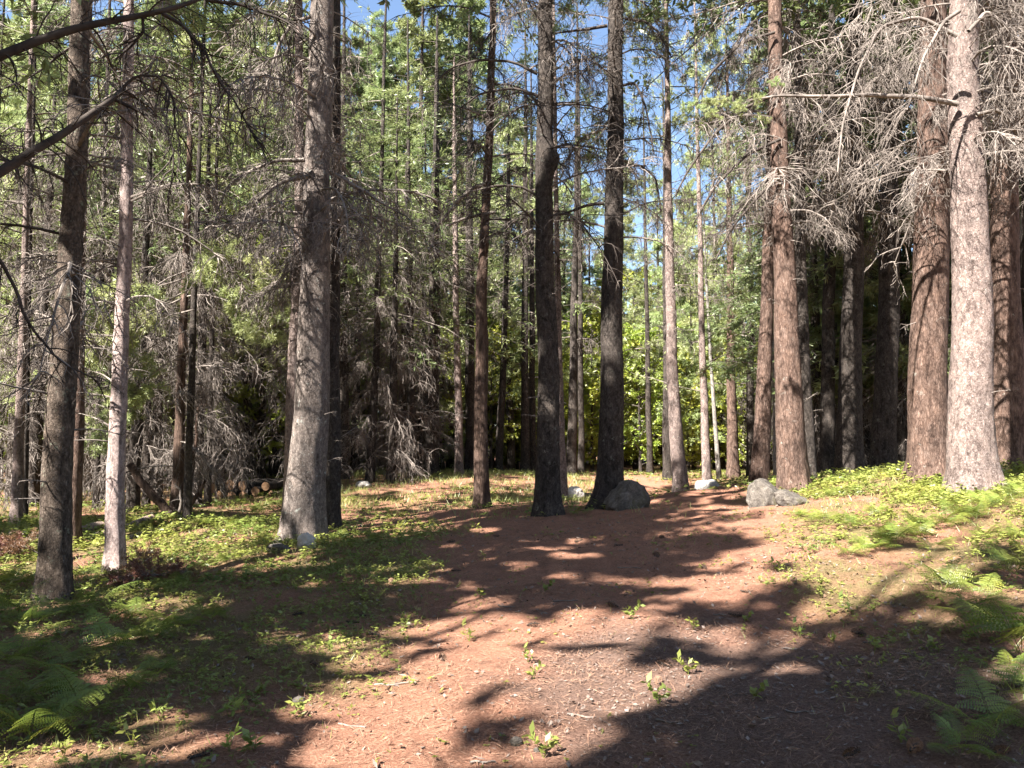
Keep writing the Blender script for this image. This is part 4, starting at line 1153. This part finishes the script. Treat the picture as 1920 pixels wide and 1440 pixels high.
def boulder(label, u, v, D, wpx, hpx, seed, cuts=(), depth=0.8, name="boulder", cat="boulder", group=None, mat="rock"):
    p = W(u, v, D)
    z = float(gz(p[:1], p[1:2])[0])
    w, h = wpx * D / F / 2, hpx * D / F
    q = IV.copy()
    q = q * (1 + 0.16 * fbm(q * 1.1 + seed, 3, seed))[:, None]
    for nx, ny, nz, d in cuts:
        nn = unit(np.array([nx, ny, nz], float))
        ex = q @ nn - d
        q = q - np.where(ex > 0, ex * 0.9, 0)[:, None] * nn
    q = q * (1 + 0.075 * fbm(q * 4 + seed, 4, seed + 9))[:, None]
    q = q * np.array([w, w * depth, h * 0.62])
    q[:, 2] += h * 0.30
    link(name, G().add(q, IF).mesh("boulder", M[mat], True), None, (p[0], p[1], z), label=label, cat=cat, group=group)


boulder("grey half-buried boulder leaning against the tall dark trunk", 1175, 950, 13.0, 80, 56, 3, [(-0.7, -0.4, 0.6, 0.55), (0.2, -0.9, 0.3, 0.7)])
boulder("white rounded stone in full sun beside the curved pale trunk", 1326, 938, 17.5, 50, 28, 5, mat="rock_pale")
boulder("large cracked grey boulder at the track edge before the thick red-brown trunk", 1440, 950, 11.6, 78, 62, 8, [(-0.8, -0.5, 0.2, 0.6), (0.6, -0.3, 0.7, 0.45), (0.1, -1, 0.1, 0.75)])
boulder("low pale rock butting against the large cracked boulder", 1485, 956, 11.2, 62, 34, 12, [(0.4, -0.3, 0.8, 0.35)])
boulder("pale grey boulder behind the thin pale trunk at the clearing's edge", 1077, 912, 18.5, 34, 24, 15, mat="rock_pale")
boulder("small low stone next to the pale grey boulder in the clearing", 1103, 915, 18.8, 22, 14, 18)
boulder("pale sunlit stone at the foot of the thickest grey trunk", 574, 1043, 10.2, 36, 30, 21, mat="rock_pale")
boulder("flat grey stone in the weeds beside the pale sunlit stone", 523, 1050, 10.0, 40, 18, 25)
boulder("pale stone under the hanging dead twigs by the thin dark leaning trunk", 682, 908, 20, 26, 14, 28, mat="rock_pale")
boulder("small grey stone lying on bare needles in the track foreground", 967, 1398, 3.95, 22, 13, 31, name="stone", cat="stone")
boulder("little pale pebble beside the small grey stone on the track", 1007, 1408, 3.85, 12, 8, 33, name="stone", cat="stone")
boulder("small pale stone in the weeds at the track's fern-bank edge", 560, 1318, 4.75, 26, 14, 35, name="stone", cat="stone")


def log(name, label, A, B, ra, rb_, bark, seed, group=None, stubs=0):
    A, B = np.array(A, float), np.array(B, float)
    L = np.linalg.norm(B - A)
    o = link(name, None, None, A, label=label, cat="log", group=group)
    t = np.linspace(0, 1, 14)
    P = (B - A) * t[:, None] + 0.03 * fbm(np.stack([t * 3, t * 0 + seed, t * 0], -1), 2, seed)[:, None] * np.array([0, 0.4, 1])
    g = G()
    tubes(g, P[None], (ra + (rb_ - ra) * t)[None] * (1 + 0.04 * fbm(np.stack([t * 9, t * 0 + seed, t * 0], -1), 2, seed)), 16)
    link("bark", g.mesh("log_bark", bark, True), o)
    d = unit(B - A)
    for p, r, s in ((P[0], ra, -1), (P[-1], rb_, 1)):
        a = unit(np.cross(d, [0, 0, 1.0])); b = np.cross(d, a)
        th = np.arange(16) * 2 * math.pi / 16
        ring = p + d * s * 0.004 + r * 0.97 * (np.cos(th)[:, None] * a + np.sin(th)[:, None] * b)
        V = np.concatenate([[p + d * s * 0.006], ring])
        f = np.array([[0, 1 + i, 1 + (i + 1) % 16] for i in range(16)])
        link("cut_face", G().add(V, f if s > 0 else f[:, ::-1]).mesh("cut_face", M["cut"]), o)
    return o


# stack of cut logs, ends towards the track
for k, (u, v, r, lab) in enumerate([(398, 914, 0.125, "cut log at the end of the short stack, next to the twig-wrapped dead tree"), (431, 911, 0.135, "largest cut log on top of the short stack, second from the dead tree"),
                                    (455, 911, 0.13, "cut log on top of the short stack, middle one"), (479, 919, 0.115, "cut log set low near the far end of the short stack"), (498, 911, 0.11, "reddish cut log at the far end of the short stack"),
                                    (410, 929, 0.12, "dark log lying under the end of the short stack"), (434, 930, 0.125, "dark log lying under the stack's largest log"), (456, 930, 0.12, "dark log lying under the stack's middle log")]):
    A = W(u, v, 19.2)
    d = unit(np.array([0.18, 1.0, 0]))
    log("cut_log", lab, A, A + d * 2.4 + np.array([0.05 * (k % 3), 0, 0]), r, r * 0.95, M["dark"], 60 + k, "cut logs in the short stack")
log("cut_log", "split pale log end lying beside the short stack of logs", W(508, 924, 19.0), W(524, 926, 19.3), 0.07, 0.05, M["logbark"], 69)
for A, B, ra, rb_, lab in [((118, 1026, 11.9), (284, 974, 13.6), 0.085, 0.075, "long pale fallen log passing behind the thin pale trunk"), ((126, 1004, 12.4), (192, 986, 13.0), 0.09, 0.08, "short thick fallen log lying above the long one"),
                           ((160, 1030, 11.7), (302, 996, 12.6), 0.06, 0.05, "thin brown fallen log on the needles before the long pale one"), ((20, 998, 12.8), (95, 1000, 12.6), 0.05, 0.05, "thin grey fallen pole by the brown brush heap")]:
    log("fallen_log", lab, W(*A), W(*B), ra, rb_, M["logbark"], int(A[0]))

# leaning broken stem by the dead tree and its bare forked base limbs
px_limb("leaning_stem", twigtree, [(243, 868, 14), (262, 900, 15), (285, 925, 16), (310, 950, 17), (325, 975, 17)], 14.2, M["furrow"], twigs=6, tl=0.3, seed=80)
px_limb("forked_limb", twigtree, [(338, 968, 12), (358, 945, 10), (372, 925, 8), (385, 900, 5)], 14.2, M["furrow"], twigs=8, tl=0.3, seed=81)
px_limb("forked_limb", twigtree, [(345, 960, 10), (355, 915, 9), (362, 870, 8), (368, 820, 6), (372, 760, 4)], 14.3, M["furrow"], twigs=18, tl=0.4, seed=82)
px_limb("forked_limb", twigtree, [(335, 970, 6), (340, 940, 5), (337, 920, 4), (328, 905, 3)], 13.9, M["twig"], twigs=10, tl=0.3, seed=83)

# ------------------------------------------------------------------ fallen brown boughs
for u, v, D, n, sp, lab in [(315, 1085, 8.7, 6, 0.45, "fallen dead branch with rust-brown needles on the weeds below the thin pale trunk"), (35, 1055, 11.0, 12, 0.6, "heap of orange-brown dead brush behind the stout scaly trunk")]:
    p = W(u, v, D)
    p[2] = float(gz(p[:1], p[1:2])[0])
    e = link("fallen_branch" if u > 100 else "brush_heap", None, None, p, label=lab, cat="branch" if u > 100 else "brush")
    for k in range(n):
        x, y = rng.uniform(-sp, sp), rng.uniform(-sp * .5, sp * .5)
        zz = float(gz(np.array([p[0] + x]), np.array([p[1] + y]))[0]) - p[2]
        s = rng.uniform(0.25, 0.5)
        link("brown_bough", BROWN_B[k % 2], e, (x, y, zz + 0.06), (rng.uniform(-0.5, 0.5), -rng.uniform(0.15, 0.5), rng.uniform(0, 6.283)), (s, s, s))


# ------------------------------------------------------------------ ferns, herbs, cones, sticks
def frond(seed, L=0.65, npair=13, nleaf=10):
    r = np.random.default_rng(seed)
    g = G()
    P = grow(np.zeros((1, 3)), np.array([[0.62, 0, 0.95]]), np.array([L * 1.3]), 12, 1.15, 0.03, r)
    tubes(g, P, taper(1, 12, [0.004], [0.0012]), 3)
    t = np.linspace(0.3, 0.985, npair)
    x = t * 11; i = np.minimum(x.astype(int), 10); fr = (x - i)[:, None]
    pos = P[0, i] * (1 - fr) + P[0, i + 1] * fr
    tan = unit(P[0, i + 1] - P[0, i])
    up = unit(np.cross(np.cross(tan, [0, 0, 1.0]), tan))
    B, Dd, Nn, LL, WW = [], [], [], [], []
    for sd in (-1, 1):
        side = np.cross(tan, up) * sd
        for k in range(npair):
            pl = L * 0.46 * (1 - (t[k] - 0.3) / 0.72) ** 0.8 * r.uniform(0.85, 1.1) + 0.015
            d = unit(side[k] * 0.9 + tan[k] * 0.35 + np.array([0, 0, -0.12]) + 0.06 * r.normal(size=3))
            s2 = np.cross(d, up[k])
            for q in range(nleaf):
                a = (q + 0.6) / nleaf
                for s in (-1, 1):
                    B.append(pos[k] + d * pl * a - np.array([0, 0, 0.25 * pl * a * a]))
                    Dd.append(s2 * s + d * 0.55)
                    Nn.append(up[k] + 0.15 * r.normal(size=3))
                    LL.append(min(pl * 0.30, 0.040) * (1 - a * 0.75) + 0.004)
                    WW.append(pl / nleaf * 0.8)
    kites(g, np.array(B), np.array(Dd), np.array(Nn), np.array(LL), np.array(WW), 0, 0.35)
    return g.mesh("frond", M["fern"])


FROND = [frond(400 + i) for i in range(3)]


def fern(u, v, size, nf, label, group, seed):
    r = np.random.default_rng(seed)
    p = ray_ground(u, v)
    z = float(gz(p[:1], p[1:2])[0])
    e = link("fern", None, None, (p[0], p[1], z - 0.01), (0, 0, r.uniform(0, 6.28)), (size * 0.58,) * 3, label, "fern", group)
    for k in range(nf):
        s = r.uniform(0.75, 1.15)
        link("frond", FROND[int(r.integers(3))], e, (r.normal() * 0.03, r.normal() * 0.03, 0), (r.uniform(-0.25, 0.25), r.uniform(-0.35, 0.3), 6.283 * k / nf + r.uniform(-0.5, 0.5)), (s, s, s))


FERN_NAMED = [(1905, 1215, 1.25, 8, "large dark shaded fern arching over the track's chip-strewn edge"), (1770, 1120, 0.85, 7, "mid-sized fern with arching sunlit frond below the fern slope"), (1860, 1370, 0.9, 6, "low blue-green fern spreading over the wood chips"),
              (1545, 985, 0.75, 6, "sunlit fern clump beside the large cracked boulder"), (1690, 920, 0.6, 4, "small bright fern before the shaded stand's trunks"), (1085, 965, 0.6, 4, "fern sprouting between the burl-bearing trunk and the half-buried boulder")]
for k, (u, v, s, nf, lab) in enumerate(FERN_NAMED):
    fern(u, v, s, nf, lab, None, 500 + k)
right = [(1915, 1010, .8), (1830, 975, .7), (1600, 990, .65), (1640, 970, .6), (1880, 960, .65), (1780, 955, .6), (1720, 985, .6), (1905, 1080, .8), (1660, 1000, .55), (1500, 975, .5), (1750, 1030, .55), (1915, 1310, .8), (1780, 940, .5), (1850, 1010, .6), (1840, 1150, .7), (1910, 930, .6), (1800, 1400, .6)]
right += [(1560 + 360 * ((k * 0.618) % 1), 925 + 130 * ((k * 0.377 + 0.1) % 1), 0.45 + 0.3 * ((k * 0.71) % 1)) for k in range(16)]
left = [(120, 1260, .75), (30, 1240, .8), (210, 1225, .7), (290, 1200, .7), (150, 1340, .7), (60, 1390, .8), (10, 1330, .8), (240, 1290, .6), (330, 1180, .6), (20, 1160, .8), (60, 1180, .7), (170, 1150, .8), (250, 1160, .6), (400, 1160, .5), (90, 1310, .6), (300, 1250, .5),
        (470, 1090, .5), (420, 1060, .5), (330, 1110, .5), (200, 1100, .6), (290, 1080, .5), (640, 1010, .5), (500, 1015, .5), (440, 985, .5), (480, 960, .5), (380, 990, .5), (160, 1085, .6), (20, 1100, .8), (560, 1015, .4), (700, 1020, .4), (450, 945, .5), (510, 945, .5)]
FM = [(100, 1130, "at the foot of the stout scaly trunk"), (215, 1080, "at the foot of the thin pale trunk"), (330, 1110, "beside the fallen rust-brown branch"), (570, 1015, "at the foot of the thickest grey trunk"), (460, 950, "before the log stack"),
      (440, 1070, "between the fallen rust-brown branch and the two stones"), (120, 1290, "in the deep shade of the weedy bank"), (30, 1380, "low on the weedy bank, by the pale leafy seedlings"), (280, 1210, "on the weedy bank where it meets the needle track"),
      (1545, 980, "beside the large cracked boulder"), (1650, 985, "halfway between cracked boulder and pale speckled trunk"), (1830, 950, "at the foot of the pale speckled trunk"), (1900, 1050, "high on the sunny slope above the large dark fern"), (1760, 1060, "above the mid-sized arching fern"),
      (1880, 1320, "between the large dark fern and the low blue-green one"), (700, 1020, "on the branch track past the thickest grey trunk")]


def fern_label(u, v, s):
    m = min(FM, key=lambda q: math.hypot(q[0] - u, (q[1] - v) * 1.6))[2]
    return ("yellow-green" if u > 1400 else "green") + " fern " + m, "ferns " + m


for k, (u, v, s) in enumerate(right + left):
    fern(u, v, s * (1.0 if u > 1400 else 1.15), 6, *fern_label(u, v, s), 520 + k)


def scatter(n, x0, x1, y0, y1, keep, r=rng):
    x, y = r.uniform(x0, x1, n), r.uniform(y0, y1, n)
    ok = r.random(n) < keep(x, y)
    x, y = x[ok], y[ok]
    return np.stack([x, y, gz(x, y)], -1)


def in_view(x, y):
    return np.abs(x) < 0.72 * y + 0.6


def rosettes(P, nl, L, Wd, hgt, mat, name, label, cat, r=rng, stems=True):
    g = G()
    N = len(P)
    d0 = np.hypot(P[:, 0], P[:, 1])
    sz = np.clip(d0 / 9, 0.75, 1.6) * r.uniform(0.6, 1.3, N)
    top = P + np.stack([r.normal(size=N) * 0.02, r.normal(size=N) * 0.02, hgt * sz * r.uniform(0.3, 1.2, N)], -1)
    if stems:
        kites(g, P - [0, 0, 0.01], top - P + [0, 0, 0.01], rand_dir(N, r) * [1, 1, 0.05], np.linalg.norm(top - P, axis=1) + 0.01, np.full(N, 0.004))
    idx = np.repeat(np.arange(N), nl)
    az = r.uniform(0, 6.283, len(idx))
    d = np.stack([np.cos(az), np.sin(az), r.uniform(-0.25, 0.5, len(idx))], -1)
    off = -r.random(len(idx))[:, None] * (top - P)[idx] * 0.5
    kites(g, top[idx] + off, d, unit(np.array([0, 0, 1.0]) + 0.35 * r.normal(size=(len(idx), 3))), L * sz[idx] * r.uniform(0.6, 1.3, len(idx)), Wd * sz[idx] * r.uniform(0.7, 1.2, len(idx)))
    link(name, g.mesh(name, M[mat]), label=label, cat=cat, kind="stuff")


def clump(x, y, s=1.2, seed=81, lo=-0.3):
    return np.clip((fbm(np.stack([x * s, y * s, 0 * x], -1), 3, seed) - lo) * 2.5, 0, 1)


verge = lambda x, y: (1 - path_mask(x, y)) * clump(x, y, 1.2, 81, -0.3 - 0.5 * (x < 0)) * in_view(x, y)
rosettes(scatter(22000, -9, 9, 3, 14, lambda x, y: verge(x, y) * clump(x, y, 2.4, 86, -0.1) * 0.8), 7, 0.06, 0.010, 0.06, "grass", "ground_cover", "narrow-leaved yellowing weeds on both verges of the track", "ground cover")
rosettes(scatter(45000, -9, 9, 3, 14, lambda x, y: verge(x, y) * 0.85), 6, 0.044, 0.021, 0.08, "herb", "ground_cover", "low leafy green ground cover on both verges of the track", "ground cover")
rosettes(scatter(7000, 2.0, 9, 6, 13.5, lambda x, y: np.clip((x - 1.15 - 0.30 * y) * 0.9, 0, 1) * clump(x, y, 1.9, 84, 0.0)), 6, 0.05, 0.022, 0.13, "herb", "ground_cover", "lush yellow-green weeds on the sunny slope under the pale speckled trunk", "ground cover")
rosettes(scatter(16000, -16, 14, 13, 30, lambda x, y: (0.25 + 0.75 * (1 - path_mask(x, y))) * clump(x, y, 0.8) * in_view(x, y)), 5, 0.06, 0.03, 0.07, "herb", "ground_cover", "sparse green ground cover across the clearing behind the trunks", "ground cover")
rosettes(scatter(5000, -3, 4, 3, 11, lambda x, y: 0.6 * clump(x, y, 1.6, 83, 0.15)), 5, 0.032, 0.016, 0.03, "herb", "ground_cover", "tiny scattered weeds on the bare needle track", "ground cover")


feet = np.array([o.location[:2] for o in scene.objects if o.get("category") == "tree" and 6 < o.location[1] < 19 and abs(o.location[0]) < 0.7 * o.location[1]])
fa, fr2 = rng.uniform(0, 6.283, (len(feet), 26)), rng.uniform(0.22, 0.75, (len(feet), 26))
fx, fy = (feet[:, :1] + fr2 * np.cos(fa)).ravel(), (feet[:, 1:] + fr2 * np.sin(fa)).ravel()
rosettes(np.stack([fx, fy, gz(fx, fy)], -1), 5, 0.055, 0.022, 0.08, "herb", "ground_cover", "weeds growing close round the feet of the trunks", "ground cover")


def grass(n, x0, x1, y0, y1, keep, h, label, r=rng):
    P = scatter(n, x0, x1, y0, y1, keep, r)
    N = len(P)
    lean = rand_dir(N, r) * np.array([1, 1, 0.2])
    g = G()
    kites(g, P - [0, 0, 0.01], np.array([0, 0, 1.0]) + lean * 0.8, unit(r.normal(size=(N, 3)) * np.array([1, 1, 0.1])), h * r.uniform(0.4, 1.3, N) * np.clip(np.hypot(P[:, 0], P[:, 1]) / 9, 0.7, 1.7), np.clip(np.hypot(P[:, 0], P[:, 1]) / 9, 0.7, 2.0) * 0.006, 0, 0.3)
    link("grass", g.mesh("grass", M["grass"]), label=label, cat="grass", kind="stuff")


grass(34000, -9, 9, 3, 14, lambda x, y: (0.06 + 0.94 * (1 - path_mask(x, y))) * clump(x, y, 1.0, 91) * in_view(x, y) * 0.8, 0.10, "thin grass among the weeds on the track's verges")
grass(34000, -14, 14, 12, 32, lambda x, y: clump(x, y, 0.6, 92, -0.4) * in_view(x, y) * 0.8, 0.09, "thin yellow-green grass of the clearing behind the trunks")


grass(15000, -5.5, 2.5, 15.5, 27, lambda x, y: clump(x, y, 0.9, 93, -0.5), 0.10, "sunlit yellow-green grass on the rise round the slender pale trunk")


def flat_bits(n, x0, x1, y0, y1, keep, L0, L1, wd, mat, name, label, lift=0.004, r=rng, tilt=0.25):
    P = scatter(n, x0, x1, y0, y1, keep, r)
    N = len(P)
    az = r.uniform(0, 6.283, N)
    d = np.stack([np.cos(az), np.sin(az), r.normal(size=N) * tilt], -1)
    L = r.uniform(L0, L1, N)
    g = G()
    kites(g, P + [0, 0, lift] + r.random((N, 1)) * [0, 0, 0.012], d, unit(np.array([0, 0, 1.0]) + tilt * r.normal(size=(N, 3))), L, wd * r.uniform(0.6, 1.4, N), 0, 0.5)
    link(name, g.mesh(name, M[mat]), label=label, cat="litter", kind="stuff")


flat_bits(190000, -6, 7, 2.8, 11, lambda x, y: in_view(x, y) * np.clip(5.5 / y, 0.2, 1) ** 1.2 * (0.35 + 0.65 * clump(x, y, 2.2, 95, -0.2)), 0.04, 0.10, 0.0030, "litter", "needle_litter", "rust-brown fallen needles strewn over the track", 0.003)
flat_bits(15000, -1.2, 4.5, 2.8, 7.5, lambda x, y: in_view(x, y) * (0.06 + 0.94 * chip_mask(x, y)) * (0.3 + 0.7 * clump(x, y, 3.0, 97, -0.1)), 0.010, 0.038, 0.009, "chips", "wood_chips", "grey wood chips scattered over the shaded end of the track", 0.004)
flat_bits(9000, -6, 7, 2.8, 11, lambda x, y: in_view(x, y) * (0.2 + 0.8 * clump(x, y, 2.0, 98, 0.0)), 0.015, 0.05, 0.015, "cone", "bark_flakes", "dark flakes of bark strewn over the track", 0.004, rng, 0.35)
flat_bits(13000, -7, 7, 2.8, 13, lambda x, y: in_view(x, y) * (0.25 + 0.75 * clump(x, y, 1.4, 96, 0.1)), 0.02, 0.06, 0.02, "chips", "leaf_litter", "curled pale dead leaves scattered on the forest floor", 0.004, rng, 0.4)


def cone_mesh(seed):
    r = np.random.default_rng(seed)
    g = G()
    t = np.linspace(0, 1, 9)
    P = np.stack([t * 0.12 - 0.06, 0 * t, 0.012 * np.sin(t * 3)], -1)
    tubes(g, P[None], (0.003 + 0.007 * np.sin(t * 3.0 + 0.1) ** 0.8)[None], 8, 1)
    n = 84
    tt = (np.arange(n) + 0.5) / n
    az = np.arange(n) * 2.399
    rad = 0.004 + 0.008 * np.sin(tt * 3.0 + 0.1)
    rv = np.stack([0 * az, np.cos(az), np.sin(az)], -1)
    b = np.stack([tt * 0.115 - 0.058, 0 * tt, 0.012 * np.sin(tt * 3)], -1) + rv * rad[:, None]
    kites(g, b, rv + np.array([0.35, 0, 0]) + 0.18 * r.normal(size=(n, 3)), unit(rv - np.array([1, 0, 0])), 0.021 * np.sin(tt * 2.6 + 0.35), np.full(n, 0.011), 0, 0.7)
    return g.mesh("cone_scales", [M["cone"], M["twig_shaded"]])  # core coloured dark for the shade between scales


CONE = [cone_mesh(i) for i in range(3)]
for k, (u, v) in enumerate([(935, 1480), (1598, 1418), (1715, 1408), (1880, 1400), (1245, 1252), (1238, 1285), (1230, 1037), (1255, 970), (1240, 1005), (930, 1010), (855, 1075), (740, 1120), (1490, 1105), (790, 1005), (680, 1145), (375, 1415), (700, 1190), (845, 1020),
                            (1160, 1018), (1330, 985), (1375, 995), (1085, 1015), (660, 1160), (1400, 1120), (735, 1100), (1610, 1175), (560, 1150), (590, 1255), (470, 1230), (1000, 1180), (830, 1245), (1150, 1145), (905, 1115), (1320, 1060), (1380, 1155)]):
    if v > 1436:
        continue
    p = ray_ground(u, v)
    z = float(gz(p[:1], p[1:2])[0])
    s = rng.uniform(0.85, 1.2)
    link("pine_cone", CONE[k % 3], None, (p[0], p[1], z + 0.014), (rng.uniform(0, 6), rng.uniform(-0.1, 0.1), rng.uniform(0, 6.28)), (s, s, s), "dark open pine cone lying on the needle-covered ground", "pine cone", "pine cones on the ground")

for k, (u, v, L) in enumerate([(1500, 1335, 0.14), (1440, 1358, 0.07), (1060, 1130, 0.22), (1090, 1350, 0.16), (740, 1285, 0.3), (1255, 1358, 0.14), (1545, 1290, 0.12), (950, 1145, 0.15), (1350, 1155, 0.1), (1480, 1210, 0.1), (905, 1425, 0.12), (1630, 1190, 0.1), (660, 1350, 0.18), (1180, 1060, 0.25), (520, 1215, 0.2)]):
    p = ray_ground(u, v)
    a = rng.uniform(-0.5, 0.5)
    t = np.linspace(-0.5, 0.5, 7)
    P = np.stack([p[0] + t * L * math.cos(a), p[1] + t * L * math.sin(a) + 0.01 * np.sin(t * 9 + k), 0 * t], -1)
    P[:, 2] = gz(P[:, 0], P[:, 1]) + 0.006
    base = P[3].copy()
    g = G()
    tubes(g, (P - base)[None], taper(1, 7, [0.006], [0.004]), 5)
    s, d, _, _ = children((P - base)[None], 2, 0.3, 0.8, 0.5, 0.9, 0.2)
    tubes(g, grow(s, d, np.full(2, L * 0.25), 3, 0, 0.1), taper(2, 3, [0.003] * 2, [0.0015] * 2), 3)
    link("fallen_twig", g.mesh("fallen_twig", M["twig"], True), None, base, label="short bare grey twig lying flat on the track", cat="twig", group="bare twigs on the track")


# leafy seedlings standing clear on the track and its edge
def seedling(seed):
    r = np.random.default_rng(seed)
    g = G()
    n = 3
    P = grow(np.zeros((n, 3)), np.stack([r.normal(size=n) * 0.5, r.normal(size=n) * 0.5, np.ones(n)], -1), r.uniform(0.05, 0.13, n), 5, 0.1, 0.08, r)
    tubes(g, P, taper(n, 5, [0.002] * n, [0.001] * n), 3)
    s, d, pi, t = children(P, 6, 0.35, 1.0, 0.8, 1.4, 0.6, r)
    N = len(s)
    kites(g, s, d, unit(np.array([0, 0, 1.0]) + 0.4 * r.normal(size=(N, 3))), 0.045 * r.uniform(0.6, 1.2, N), 0.026 * r.uniform(0.7, 1.2, N))
    return g.mesh("seedling", M["herb"])


SEED = [seedling(i + 900) for i in range(4)]
for k, (u, v) in enumerate([(1185, 1170), (1395, 1165), (1300, 1185), (880, 1210), (1235, 1330), (1410, 1310), (1640, 1210), (1500, 1185), (1020, 1425), (180, 1385), (250, 1395), (340, 1370), (430, 1400), (480, 1395), (560, 1330), (300, 1350), (1290, 1275), (1020, 1110), (900, 1125), (1590, 1145), (1560, 1190),
                            (760, 1175), (1460, 1070), (1370, 1050), (990, 1250), (1760, 1215), (1720, 1190), (1690, 1395), (1000, 1285), (480, 1290), (620, 1230), (430, 1340), (120, 1420)]):
    p = ray_ground(u, v)
    z = float(gz(p[:1], p[1:2])[0])
    s = rng.uniform(0.7, 1.3)
    link("seedling", SEED[k % 4], None, (p[0], p[1], z - 0.003), (0, 0, rng.uniform(0, 6.28)), (s, s, s), "small leafy green seedling sprouting from the brown needles", "seedling", "leafy seedlings on the track")
